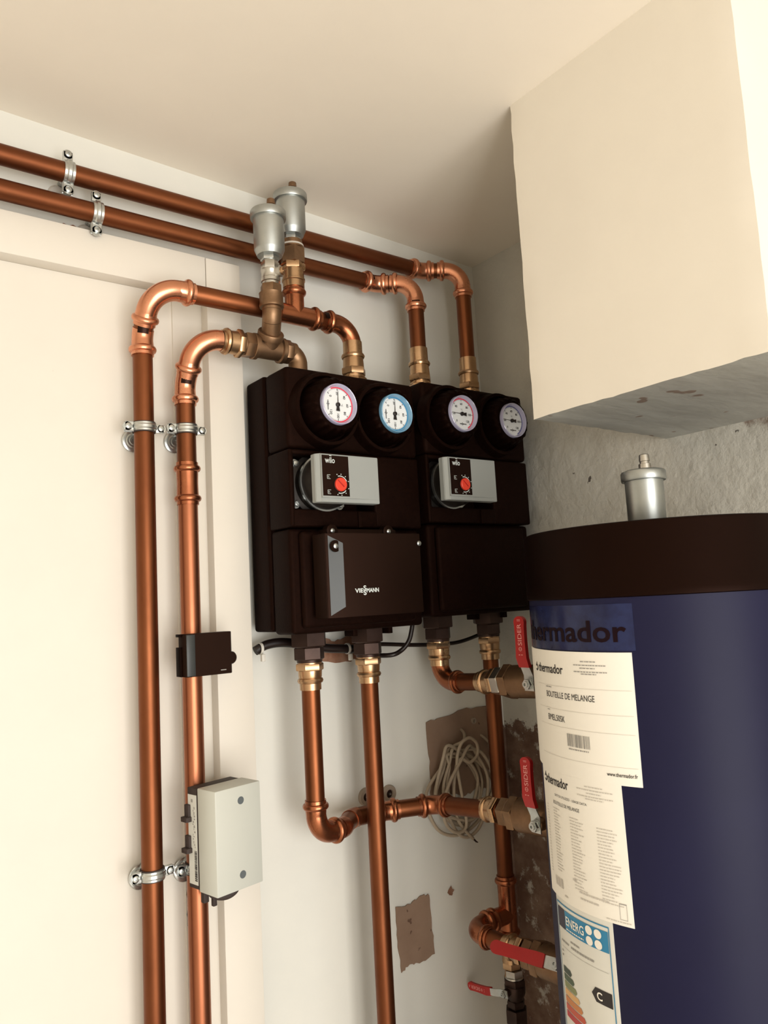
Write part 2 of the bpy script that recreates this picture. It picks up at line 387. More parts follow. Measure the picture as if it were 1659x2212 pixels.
# places where the paper face is torn off the back wall
def ragged(name, pts, m, jag=0.003, n=9, seed=1, y=-0.0016):
    rnd = random.Random(seed); out = []
    for i, p in enumerate(pts):
        q = pts[(i+1) % len(pts)]
        for k in range(n):
            t = k/n; out.append((p[0]+(q[0]-p[0])*t + rnd.uniform(-jag, jag)*(k > 0), p[1]+(q[1]-p[1])*t + rnd.uniform(-jag, jag)*(k > 0)))
    mb = MB().prism(out, frame((0, y, 0), X, Z), 0.0014)
    o = obj(name, mb, m, wall_back); return o
ragged('torn_patch', [(.903, 1.343), (.912, 1.336), (.948, 1.345), (.985, 1.335), (1.015, 1.342), (1.044, 1.338), (1.052, 1.40), (1.052, 1.489), (.99, 1.490), (.935, 1.482), (.902, 1.478), (.906, 1.41)], 'kraft', .0022, 5, 2)
ragged('torn_patch', [(.817, 1.080), (.835, 1.088), (.856, 1.083), (.891, 1.088), (.888, 1.14), (.886, 1.186), (.866, 1.190), (.845, 1.182), (.812, 1.186), (.813, 1.13)], 'kraft', .0018, 5, 3)
ragged('rust_patch', [(.655, 1.612), (.70, 1.604), (.745, 1.600), (.775, 1.607), (.772, 1.635), (.742, 1.646), (.715, 1.636), (.69, 1.646), (.66, 1.636)], 'rust', .003, 4, 5)
ragged('flaked_patch', [(.246, 2.291), (.262, 2.286), (.302, 2.289), (.335, 2.296), (.30, 2.303), (.26, 2.302)], 'rust', .002, 3, 6)
ragged('flaked_patch', [(.286, 2.250), (.318, 2.2475), (.322, 2.258), (.298, 2.262), (.280, 2.258)], 'rust', .002, 3, 8)
ragged('flaked_patch', [(.9285, 1.178), (.938, 1.172), (.944, 1.180), (.938, 1.188)], 'rust', .0025, 3, 9)
ragged('scuff_and_hole_shade', [(.4432, 1.288), (.452, 1.286), (.453, 1.318), (.4434, 1.322)], 'kraft', .0012, 4, 10, y=-.0091)
ragged('scuff_and_hole_shade', [(.4430, 1.262), (.453, 1.259), (.454, 1.280), (.4434, 1.283)], 'hole_shade', .0012, 4, 11, y=-.0091)  # flat dark patch in place of a hole, its inner shade painted

ragged('bare_edge', [(1.0865, .60), (1.0998, .60), (1.0998, 1.446), (1.090, 1.452), (1.078, 1.463), (1.083, 1.30), (1.082, 1.10)], 'rough', .002, 6, 14)
# wall plugs
def wall_plug(x, z, r, label):
    t = thing('wall_plug', label, 'wall plug', (x, 0, z), 'plastic plugs left in the back wall')
    b = MB(); b.lathe((x, 0, z), -Y, [(0, r), (.004, r), (.006, r*.9), (.006, r*.5), (.002, r*.46)], 28, cap=False); obj('collar', b, 'plug', t)
    b = MB(); b.lathe((x, 0, z), -Y, [(0, r*.5), (.0026, r*.5)], 20); obj('socket', b, 'dark_bronze', t)
    b = MB(); b.lathe((x+.002, 0, z-.001), -Y, [(.0026, r*.16), (.0045, r*.12)], 10); obj('screw', b, 'zinc', t)
wall_plug(.7625, 1.3755, .0145, 'beige round wall plug just left of the second vertical pipe')
wall_plug(.8105, 1.3715, .0145, 'beige round wall plug just right of the second vertical pipe')
wall_plug(1.0165, 1.4660, .0060, 'tiny wall plug in the brown torn patch above the cable coil')

# ------------------------------------------------------------------ pipe work
RP = 0.014
def socket_prof(s):
    """radii along a press socket, from its mouth inwards (length s)"""
    return [(0, .0142), (.0, .0158), (.0045, .0158), (.0055, .0182), (.0078, .0194), (.0102, .0194), (.0125, .0182), (.0138, .0157), (s, .0152)]
def elbow_mesh(A, P, B, R=.034, s=.022, r=.0151, s2=None):
    A, P, B = V(A), V(P), V(B); d1 = (P-A).normalized(); d2 = (B-P).normalized()
    s2 = s if s2 is None else s2
    phi = d1.angle(d2); t = R*math.tan(phi/2)
    n = (d2-d1*d1.dot(d2)).normalized(); cen = P - d1*t + n*R
    pts, rad = [], []
    for h, rr in (socket_prof(s) if s > 0 else []): pts.append(P-d1*(t+s-h)); rad.append(rr)
    N = max(6, int(phi*14))
    for i in range(N+1):
        a = phi*i/N
        pts.append(cen + (-n*math.cos(a) + d1*math.sin(a))*R); rad.append(r)
    for h, rr in reversed(socket_prof(s2) if s2 > 0 else []): pts.append(P+d2*(t+s2-h)); rad.append(rr)
    # avoid zero-length steps
    pp, rr2 = [pts[0]], [rad[0]]
    for p, q in zip(pts[1:], rad[1:]):
        if (p-pp[-1]).length < 1e-6: p = p + (pp[-1]-pp[-2]).normalized()*1e-5 if len(pp) > 1 else p + d1*1e-5
        pp.append(p); rr2.append(q)
    return MB().sweep(pp, rr2, 28), P-d1*t, P+d2*t
def pipe(parent, A, B, m='copper', r=RP):
    A, B = V(A), V(B)
    return obj('pipe', MB().sweep([A, A+(B-A)*.002, B-(B-A)*.002, B], [r*.97, r, r, r*.97], 28), m, parent)
def mark(parent, A, d, side, r, L=.011, w=1.0):
    """small black printed patch on a fitting"""
    A = V(A); d = V(d).normalized(); side = V(side); side = (side - d*side.dot(d)).normalized(); y = d.cross(side)
    vs_, fs = [], []
    for j in range(2):
        for k in range(7):
            a = -w/2 + w*k/6
            vs_.append(A + d*(L*(j-.5)) + (side*math.cos(a)+y*math.sin(a))*r)
    for k in range(6): fs.append((k, k+1, 8+k, 7+k))
    o = obj('printed_mark', MB().add(vs_, fs), 'gloss_black', parent); return o
def run(root, pts, specs, fit='copper_new', pm='copper'):
    """pts: way points; specs: per interior point (R, s, s2) ; makes elbows and pipes between them"""
    pts = [V(p) for p in pts]; ends = [pts[0]]
    els = []
    for i in range(1, len(pts)-1):
        sp = specs[i-1]; R, s, s2 = sp[:3]; mm = sp[3] if len(sp) > 3 else fit
        mb, a, c = elbow_mesh(pts[i-1], pts[i], pts[i+1], R, s, s2=s2)
        els.append(obj('elbow', mb, mm, root)); ends += [a, c]
    ends.append(pts[-1])
    for i in range(0, len(ends), 2):
        if (ends[i+1]-ends[i]).length > .003:
            d = ends[i+1]-ends[i]
            pipe(root, ends[i], ends[i+1], 'copper_h' if (pm == 'copper' and abs(d.normalized().z) < .5) else pm)
    return els
def coupling(root, A, d, L=.05, m='copper_new'):
    b = MB(); pr = socket_prof(L/2)
    prof = pr + [(L-h, r) for h, r in reversed(pr[:-1])]
    b.lathe(A, d, prof, 28); return obj('coupling', b, m, root)
def press_adapter(root, A, d, m='brass', hexr=.0212, L=.075, big=False):
    """brass press adapter: hex foot, tapered body, beaded press end (starts at A, ends at A + d*L where the pipe enters)"""
    A = V(A); d = V(d).normalized()
    b = MB(); b.hexn(A, d, 0, .018, hexr); b.lathe(A, d, [(.018, .0185), (.0205, .0185), (.021, .0165), (.0235, .0165)], 28)
    b.hexn(A, d, .0235, .035, hexr*.98, phase=.8)
    b.lathe(A, d, [(.035, .0178), (.046, .0172), (.052, .0166), (.0525, .0186), (.0555, .0198), (.0585, .0186), (.059, .0162), (L, .0160), (L, .0141)], 28)
    return obj('press_adapter', b, m, root)

# two long pipes below the ceiling
ZU, ZLo, YH, YP = 2.3187, 2.2693, -.038, -.085
top_run = thing('copper_pipe_run', 'upper of the two long copper pipes running level under the ceiling', 'copper pipe', (XL+.6, YH, ZU), 'level copper pipes under the ceiling')
els = run(top_run, [(XL+.004, YH, ZU), (.927, YH, ZU), (.986, YP, ZU-.003), (.986, YP, 2.128)], [(.030, .020, .012), (.036, .012, .020)])
mark(top_run, (.9165-.008, YH, ZU), X, (-.35, -.8, .3), .0161, .008, .7)
press_adapter(top_run, (.986, YP, 2.058), Z, L=.084)
low_run = thing('copper_pipe_run', 'lower of the two long copper pipes running level under the ceiling', 'copper pipe', (XL+.6, YH, ZLo), 'level copper pipes under the ceiling')
els = run(low_run, [(XL+.004, YH, ZLo), (.817, YH, ZLo), (.8665, YP, ZLo-.004), (.8665, YP, 2.128)], [(.030, .020, .010), (.036, .010, .020)])
mark(low_run, (.8665, YP, 2.222), Z, (-.6, -.8, 0), .0161, .010, .9)
mark(low_run, (.806-.008, YH, ZLo), X, (-.35, -.8, .3), .0161, .008, .7)
press_adapter(low_run, (.8665, YP, 2.058), Z, L=.084)

# pipe that loops from the red-ringed pump group over to the far left and down the panel
XA, XB, YV = .3812, .4440, -.045
ZA = 2.1575
loop_run = thing('copper_pipe_run', 'dull copper pipe arching left over the doorway board and down, leftmost vertical pipe', 'copper pipe', (XA, YV, 0))
els = run(loop_run, [(XA, YV, .002), (XA, YV, 2.098), (XA, YP, ZA), (.7228, YP, ZA), (.7228, YP, 2.115)], [(.030, .022, .0), (.040, .017, .022), (.034, .020, .0, 'copper_mid')])
mark(loop_run, (XA, -.0490, 2.1035), (0, -.30, .95), (-.3, -.9, 0), .0156, .009, 1.0)
mark(loop_run, (.667, YP, ZA), X, (-.3, -.8, .3), .0159, .008, .8)
press_adapter(loop_run, (.7228, YP, 2.050), Z, L=.080)
# copper tee below the rear vent
XT = .6139
b = MB(); prf = socket_prof(.026)
b.lathe((XT-.044, YP, ZA), X, prf + [(.088-h, r) for h, r in reversed(prf[:-1])], 28)
b.lathe((XT, YP, ZA), Z, [(0, .0155), (.016, .0155), (.0305, .0155)] + [(.0455-h, r) for h, r in reversed(prf[:-2])], 28)
obj('tee', b, 'copper_mid', loop_run)
b = MB(); pz = ZA+.044
b.lathe((XT, YP, pz), Z, [(0, .0141), (0, .0172), (.010, .0172), (.011, .0186), (.014, .0186), (.015, .0172), (.030, .0172)], 28)
b.hexn((XT, YP, pz), Z, .030, .041, .0200, .5); obj('press_adapter', b, 'brass', loop_run)
b = MB(); b.hexn((XT, YP, pz), Z, .041, .066, .0205, .15); b.lathe((XT, YP, pz), Z, [(.066, .0185), (.0685, .0185)], 24)
obj('reducer', b, 'bronze', loop_run)
b = MB(); b.lathe((XT, YP, pz), Z, [(.0685, .0190), (.0715, .0186)], 24); obj('seal', b, 'ptfe', loop_run)
b = MB(); b.lathe((XT, YP, pz), Z, [(.0715, .0168), (.079, .0165)], 24); obj('nipple', b, 'bronze', loop_run)

def air_vent(x, y, z, label, h=.064, ridge=False):
    t = thing('air_vent', label, 'air vent', (x, y, z), 'automatic air vents')
    A = V((x, y, z))
    b = MB(); b.lathe(A, Z, [(.004, .0140), (.0045, .0190), (.012, .0222), (.0145, .0232), (h, .0235)], 40); obj('body', b, 'alu', t)
    b = MB(); b.lathe(A, Z, [(-.004, .0110), (.0045, .0112)], 24); b.hexn(A, Z, -.003, .004, .0145, .4); obj('hex_foot', b, 'zinc', t)
    b = MB(); b.lathe(A, Z, [(h-.001, .0238), (h-.001, .0268), (h+.0005, .0276), (h+.0098, .0276), (h+.0115, .0266), (h+.0130, .0225), (h+.0140, .013), (h+.0143, .004)], 40); obj('cap', b, 'alu', t)
    b = MB(); b.lathe(A+V((.0055, 0, 0)), Z, [(h+.012, .0080), (h+.0215, .0076), (h+.0220, .0060), (h+.0245, .0058), (h+.0250, .0068), (h+.0330, .0062), (h+.0340, .0048)], 20); obj('nipple', b, 'bronze' if not ridge else 'nickel', t)
    return t
# brass line from the first pump port to the second vertical pipe
ZB = 2.0945
second = thing('copper_pipe_run', 'brighter copper pipe down the panel beside the leftmost one, with black sensor box', 'copper pipe', (XB, YV, 0))
b1 = [(XB, YV, .002), (XB, YV, 2.032), (XB, YP, ZB), (.4905, YP, ZB)]
mb, a, c = elbow_mesh(b1[0], b1[1], b1[2], .030, .022, s2=.0); obj('elbow', mb, 'copper_new', second)
pipe(second, b1[0], (XB, YV, 1.884), 'copper_warm'); pipe(second, (XB, YV, 1.884), a)
c_low = c; mb, a2_, c2_ = elbow_mesh(b1[1], b1[2], b1[3], .040, .017, s2=.0); obj('elbow', mb, 'copper_new', second)
pipe(second, c_low, a2_, 'copper_new', .0151)
mark(second, (XB, -.0490, 2.0375), (0, -.30, .95), (-.3, -.9, 0), .0156, .008, 1.0)
coupling(second, (XB, YV, 1.853), Z, .062, 'copper_mid')
b = MB(); A = V((.4845, YP, ZB))
b.lathe(A, X, [(0, .0141), (0, .0160), (.004, .0160), (.005, .0190), (.008, .0202), (.011, .0190), (.012, .0172), (.024, .0178)], 28)
b.hexn(A, X, .024, .034, .0212, .35); obj('press_adapter', b, 'brass', second)
b = MB(); b.lathe(A, X, [(.034, .0165), (.038, .0165)], 24); b.hexn(A, X, .037, .052, .0200, .7); obj('nipple', b, 'bronze', second)
XTB = .5625
b = MB(); A = V((XTB-.027, YP, ZB))
b.lathe(A, X, [(0, .0192), (.001, .0200), (.007, .0200), (.0085, .0168), (.0455, .0168), (.047, .0200), (.053, .0200), (.054, .0192)], 28)
bd = V((-.006, -.036, .038)).normalized()
b.lathe((XTB, YP, ZB), bd, [(0, .0160), (.017, .0160), (.018, .0198), (.026, .0202), (.0275, .0192), (.0278, .0145)], 28); obj('tee', b, 'bronze', second)
b = MB(); b.hexn((XTB+.027, YP, ZB), X, 0, .012, .0185, .3); b.lathe((XTB+.027, YP, ZB), X, [(.012, .0160), (.02, .0155)], 24); obj('nipple', b, 'bronze', second)
b = MB(); mb, a, c = elbow_mesh((XTB+.03, YP, ZB), (.6155, YP, ZB), (.6155, YP, 2.0), .018, .0, r=.0150, s2=0); obj('brass_elbow', mb, 'bronze', second)
b = MB(); b.lathe((.6155, YP, 2.046), Z, [(0, .0150), (.034, .0150)], 28); obj('brass_tail', b, 'bronze', second)
# riser to the front vent
P0 = V((XTB, YP, ZB))+bd*.026; P1 = V((.5535, -.1185, 2.1335)); 
mb, a, c = elbow_mesh(P0, P1, P1+Z*.03, .022, .0, r=.0146, s2=0)
mb.sweep([P0, a], .0146, 24); mb.sweep([c, P1+Z*.013], [.0146, .0148], 24)
obj('riser_elbow', mb, 'bronze', second)
XV, YVN = P1.x, P1.y; A = V((XV, YVN, P1.z+.012))
b = MB(); b.lathe(A, Z, [(0, .0150), (.001, .0180), (.004, .0186), (.007, .0178), (.020, .0180), (.0225, .0186), (.0235, .0155)], 28); b.hexn(A, Z, .0235, .036, .0165, .2); obj('reducer', b, 'bronze', second)
b = MB(); b.lathe(A, Z, [(.036, .0125), (.040, .0128), (.041, .0145), (.046, .0147), (.047, .0138), (.055, .0138), (.056, .0145), (.060, .0145)], 28)
b.hexn(A, Z, .060, .072, .0140, .5); b.lathe(A, Z, [(.072, .0115), (.0735, .0115)], 20)
st = V((.55, -.83, 0)); sc = A + Z*.0555
b.lathe(sc, st, [(0, .0090), (.018, .0088), (.019, .0075)], 20); obj('small_valve', b, 'nickel', second)
b = MB(); b.lathe(sc, st, [(.018, .0060), (.0215, .0062), (.0225, .0050)], 18)
b.box((-.0052, -.0011, .0215), (.0052, .0011, .0250), .0005, frame(sc, Z.cross(st)+Z*.6, Z)); obj('screw_stem', b, 'brass', second)
air_vent(XV, YVN, A.z+.0775, 'silver air vent nearest the viewer, on a nickel stop valve under the long pipes')
air_vent(XT, YP, pz+.083, 'silver air vent close to the ceiling, the one standing behind another vent')

# ------------------------------------------------------------------ pipe clamps
def clamp_v(x, z, label, ear=.0275):
    """two-piece pipe clamp on a vertical pipe, screwed to a wall rosette"""
    t = thing('pipe_clamp', label, 'pipe clamp', (x, -.0075, z), 'zinc pipe clamps')
    A = V((x, YV, z))
    b = MB(); b.lathe(A-Z*.006, Z, [(0, .0141), (0, .0168), (.0025, .0168), (.004, .0180), (.008, .0180), (.0095, .0168), (.012, .0168), (.012, .0141)], 32, cap=False)
    obj('ring', b, 'zinc', t)
    b = MB(); b.lathe(A-Z*.0075, Z, [(0, .0141), (0, .0160), (.015, .0160), (.015, .0141)], 28, cap=False); obj('rubber_liner', b, 'rubber', t)
    for s in (-1, 1):
        b = MB(); b.box((x+s*.016-.001, YV-.0035, z-.0062), (x+s*ear+.001, YV+.0035, z+.0062), .001)
        b.lathe((x+s*(ear-.003), YV-.0035, z), -Y, [(-.007, .0060), (.0, .0062)], 16); e = obj('ear', b, 'zinc', t)
        b = MB(); b.lathe((x+s*(ear-.004), YV-.0035, z), -Y, [(0, .0044), (.0025, .0044), (.0035, .0030), (.0035, .0015), (.002, .001)], 14); obj('bolt', b, 'zinc', e)
    b = MB(); b.lathe((x, YV+.0165, z), Y, [(0, .0050), (.026, .0050)], 14); obj('threaded_rod', b, 'zinc', t)
    b = MB(); b.lathe((x-.003, -.0072, z-.012), -Y, [(0, .0165), (.0012, .0165), (.0022, .0150), (.0022, .0110), (.0036, .0095), (.0036, .0070), (.0052, .0062), (.0052, .0030), (.004, .002)], 30); obj('rosette', b, 'zinc', t)
def clamp_h(x, z, label):
    t = thing('pipe_clamp', label, 'pipe clamp', (x, 0, z), 'zinc pipe clamps')
    A = V((x, YH, z))
    b = MB(); b.lathe(A-X*.007, X, [(0, .0141), (0, .0165), (.0035, .0165), (.005, .0180), (.009, .0180), (.0105, .0165), (.014, .0165), (.014, .0141)], 32, cap=False); obj('ring', b, 'zinc', t)
    for s in (-1, 1):
        b = MB(); b.box((x-.0065, YH-.003, z+s*.016-.001), (x+.0065, YH+.003, z+s*.030+.001), .001)
        b.lathe((x, YH-.003, z+s*.0265), -Y, [(-.006, .0064), (0, .0066)], 16); e = obj('ear', b, 'zinc', t)
        b = MB(); b.lathe((x, YH-.003, z+s*.0262), -Y, [(0, .0045), (.0025, .0045), (.0035, .0030), (.0035, .0015), (.002, .001)], 14); obj('bolt', b, 'zinc', e)
    b = MB(); b.lathe((x, YH+.016, z), Y, [(0, .005), (.0219, .005)], 14); obj('threaded_rod', b, 'zinc', t)
    b = MB(); b.lathe((x-.004, -.0005, z-.016), -Y, [(0, .014), (.0012, .014), (.004, .011)], 26); obj('rosette', b, 'ptfe', t)
clamp_h(.2818, ZU, 'zinc clamp on the upper of the two long pipes')
clamp_h(.3203, ZLo, 'zinc clamp on the lower of the two long pipes')
clamp_v(XA, 1.9615, 'zinc clamp high on the leftmost vertical pipe')
clamp_v(XB, 1.9645, 'zinc clamp high on the second vertical pipe, above its coupling')
clamp_v(XA, 1.3555, 'zinc clamp low on the leftmost vertical pipe')
clamp_v(XB, 1.350, 'zinc clamp mostly hidden behind the white junction box')

# ------------------------------------------------------------------ pump groups
def rbox(b, x0, x1, y0, y1, z0, z1, r=.006): b.box((x0, y0, z0), (x1, y1, z1), r, seg=3)
def thermometer(root, cx, cz, yb, rot, kind, ring, rim, face_label):
    """handle with a dial thermometer; rot = turn of the scale (0 = lettering at the bottom)"""
    O = V((cx, yb, cz)); d = -Y
    b = MB()      # foam collar moulded on the shell
    b.lathe(O, d, [(-.004, .0590), (.004, .0570), (.010, .0555), (.016, .0555), (.018, .0545), (.018, .0500), (.0165, .0490), (.004, .0485), (.004, .044)], 48, cap=False)
    obj('collar', b, 'foam', root)
    seg = 96; vs_, fs = [], []
    prof = [(.002, .0450), (.026, .0430), (.036, .0412), (.041, .0395), (.0435, .0370), (.0435, .0315), (.038, .0306)]
    b = MB()
    F = frame(O, X, Z)   # x right, y up, z = x cross y = -Y (towards the viewer)
    for h, r in prof:
        for k in range(seg):
            a = 2*PI*k/seg; rr = r + (0.0014*math.cos(20*a) if .004 < h < .0425 and r > .037 else 0)
            vs_.append((rr*math.cos(a), rr*math.sin(a), h))
    for i in range(len(prof)-1):
        for k in range(seg): fs.append((i*seg+k, i*seg+(k+1) % seg, (i+1)*seg+(k+1) % seg, (i+1)*seg+k))
    b.add(vs_, fs, F)
    t = obj('thermometer', b, 'foam_dark', root); t['label'] = face_label
    b = MB(); b.lathe(O, d, [(.020, .0305), (.0470, .0305), (.0485, .0300), (.0490, .0292), (.0485, .0284), (.0418, .0268), (.0410, .0262)], 56, cap=False); obj('dial_rim', b, rim, t)
    b = MB(); b.lathe(O, d, [(.0400, .0270), (.0415, .0270)], 56); obj('dial_face', b, 'white', t)
    # coloured scale ring over the upper arc
    G = F @ Matrix.Translation((0, 0, -.0026)) @ Matrix.Rotation(rot, 4, 'Z') @ Matrix.Diagonal((.915, .915, 1, 1))
    b = MB(); vs_, fs = [], []; n = 48; a0, a1 = math.radians(-62), math.radians(205) if kind != 'v' else math.radians(205)
    for k in range(n+1):
        a = a0+(a1-a0)*k/n
        vs_ += [(.0288*math.cos(a), .0288*math.sin(a), .0444), (.0268*math.cos(a), .0268*math.sin(a), .0444)]
    fs = [(2*k, 2*k+2, 2*k+3, 2*k+1) for k in range(n)]
    b.add(vs_, fs, G); obj('scale_ring', b, ring, t)
    b = MB()
    for i, s in enumerate(('0', '20', '40', '60', '80', '100', '120')):
        a = math.radians(225 - 45*i); rr = .0185
        put_text(b, s, G, .0058, None, .012, 'CENTER', rr*math.cos(a), rr*math.sin(a)-.0020, .0446)
        for rad0, rad1, wd in ((.0232, .0262, .0005),):
            c, sn = math.cos(a), math.sin(a)
            b.add([(rad0*c-wd*sn, rad0*sn+wd*c, .0446), (rad1*c-wd*sn, rad1*sn+wd*c, .0446), (rad1*c+wd*sn, rad1*sn-wd*c, .0446), (rad0*c+wd*sn, rad0*sn-wd*c, .0446)], [(0, 1, 2, 3)], G)
    for i in range(60):
        a = math.radians(225 - 270*i/60); c, sn = math.cos(a), math.sin(a); wd = .00018; rad0, rad1 = .0252, .0265
        b.add([(rad0*c-wd*sn, rad0*sn+wd*c, .0446), (rad1*c-wd*sn, rad1*sn+wd*c, .0446), (rad1*c+wd*sn, rad1*sn-wd*c, .0446), (rad0*c+wd*sn, rad0*sn-wd*c, .0446)], [(0, 1, 2, 3)], G)
    put_text(b, '°C', G, .0045, None, 0, 'CENTER', 0, .0065, .0446)
    viess(b, G, .0032, 0, -.0195, .0446)
    obj('scale_print', b, 'ink', t)
    b = MB(); a = math.radians(178)
    nd = (math.cos(a), math.sin(a)); px = (-nd[1], nd[0])
    def q(s, w): return (nd[0]*s+px[0]*w, nd[1]*s+px[1]*w, .0458)
    b.add([q(.0255, .0002), q(.0255, -.0002), q(.004, -.0007), q(.004, .0007)], [(0, 1, 2, 3)], G)
    b.add([q(0, .0015), q(0, -.0015), q(-.0105, -.0036), q(-.0105, .0036)], [(0, 1, 2, 3)], G)
    b.lathe(O, d, [(.0415, .0034), (.0442, .0032), (.0448, .0018)], 20); obj('needle', b, 'ink', t)
def viess(b, G, size, u, v, w):
    """the maker's lettering with its two stacked S"""
    wv, we = size*1.75, size*2.65
    put_text(b, 'VIE', G, size, wv, .03, 'RIGHT', u-size*.36, v, w)
    put_text(b, 'S', G, size*1.15, size*.62, .03, 'CENTER', u-size*.0, v+size*.36, w)
    put_text(b, 'S', G, size*1.15, size*.62, .03, 'CENTER', u+size*.0, v-size*.44, w)
    put_text(b, 'MANN', G, size, we, .03, 'LEFT', u+size*.36, v, w)

def pump_group(x0, dz, label, dials, seam_r):
    w = .242; x1 = x0+w; zb, zt = 1.658+dz, 2.052+dz
    t = thing('pump_group', label, 'pump group', (x0+w/2, -.022, zb), 'heating pump groups')
    b = MB(); rbox(b, x0, x1, -.0795, -.022, zb+.004, zt, .005); obj('back_shell', b, 'foam', t)
    b = MB(); rbox(b, x0+.005, x1-.005, -.085, -.075, zb+.008, zt-.005, .002); obj('shell_groove', b, 'foam_dark', t)
    b = MB(); rbox(b, x0, x1, -.148, -.084, 1.9275+dz, zt-.002, .007); obj('top_shell', b, 'foam', t)
    # middle shell with the open pocket for the pump
    px0, px1, pz0, pz1 = x0+.008, x0+.150, 1.838+dz, 1.918+dz
    b = MB()
    rbox(b, x0, px0, -.148, -.084, 1.812+dz, 1.926+dz, .003)
    rbox(b, px1, x1, -.148, -.084, 1.812+dz, 1.926+dz, .004)
    rbox(b, px0-.004, px1+.004, -.148, -.084, pz1, 1.926+dz, .003)
    rbox(b, px0-.004, px1+.004, -.148, -.084, 1.812+dz, pz0, .003)
    rbox(b, px0-.004, px1+.004, -.098, -.084, pz0-.003, pz1+.003, .001)
    b.box((x0+.116, -.1505, 1.812+dz), (x0+.124, -.146, 1.836+dz), .001)
    obj('middle_shell', b, 'foam', t)
    b = MB(); rbox(b, x0+.001, x1-.001, -.1395, -.084, zb, 1.8105+dz, .006); obj('lower_shell', b, 'foam', t)
    b = MB(); rbox(b, x0+.014, x1-.022, -.150, -.138, zb+.008, 1.806+dz, .006); obj('front_panel', b, 'foam', t)
    for k in (.5, .78):
        b = MB(); b.box((x0+w*k-.004, -.120, zb-.010), (x0+w*k+.004, -.095, zb+.003), .001); obj('foot_rib', b, 'foam', t)
    for (cx, cz, rot, kind, ring, rim, fl) in dials: thermometer(t, cx, cz, -.148, rot, kind, ring, rim, fl)
    return t
pgL = pump_group(.5555, 0.0, 'left black foam pump group, a red-ringed dial beside a blue one',
    [(.6165, 1.9868, -PI/2, 'r', 'red_ring', 'lilac', 'red-ringed dial, lettering upright along its left side'),
     (.7215, 1.9842, -PI/2, 'b', 'blue_ring', 'sky_rim', 'blue-ringed dial, lettering upright along its left side')], 0)
pgR = pump_group(.8145, .0105, 'black foam pump group in the corner beside the tank, scales lettered at the bottom',
    [(.8628, 1.9988, 0.0, 'r', 'red_ring', 'lilac', 'red-ringed dial, lettering level at the bottom'),
     (.9810, 1.9990, 0.0, 'v', 'violet_ring', 'lilac', 'violet-blue-ringed dial, lettering level at the bottom')], 0)

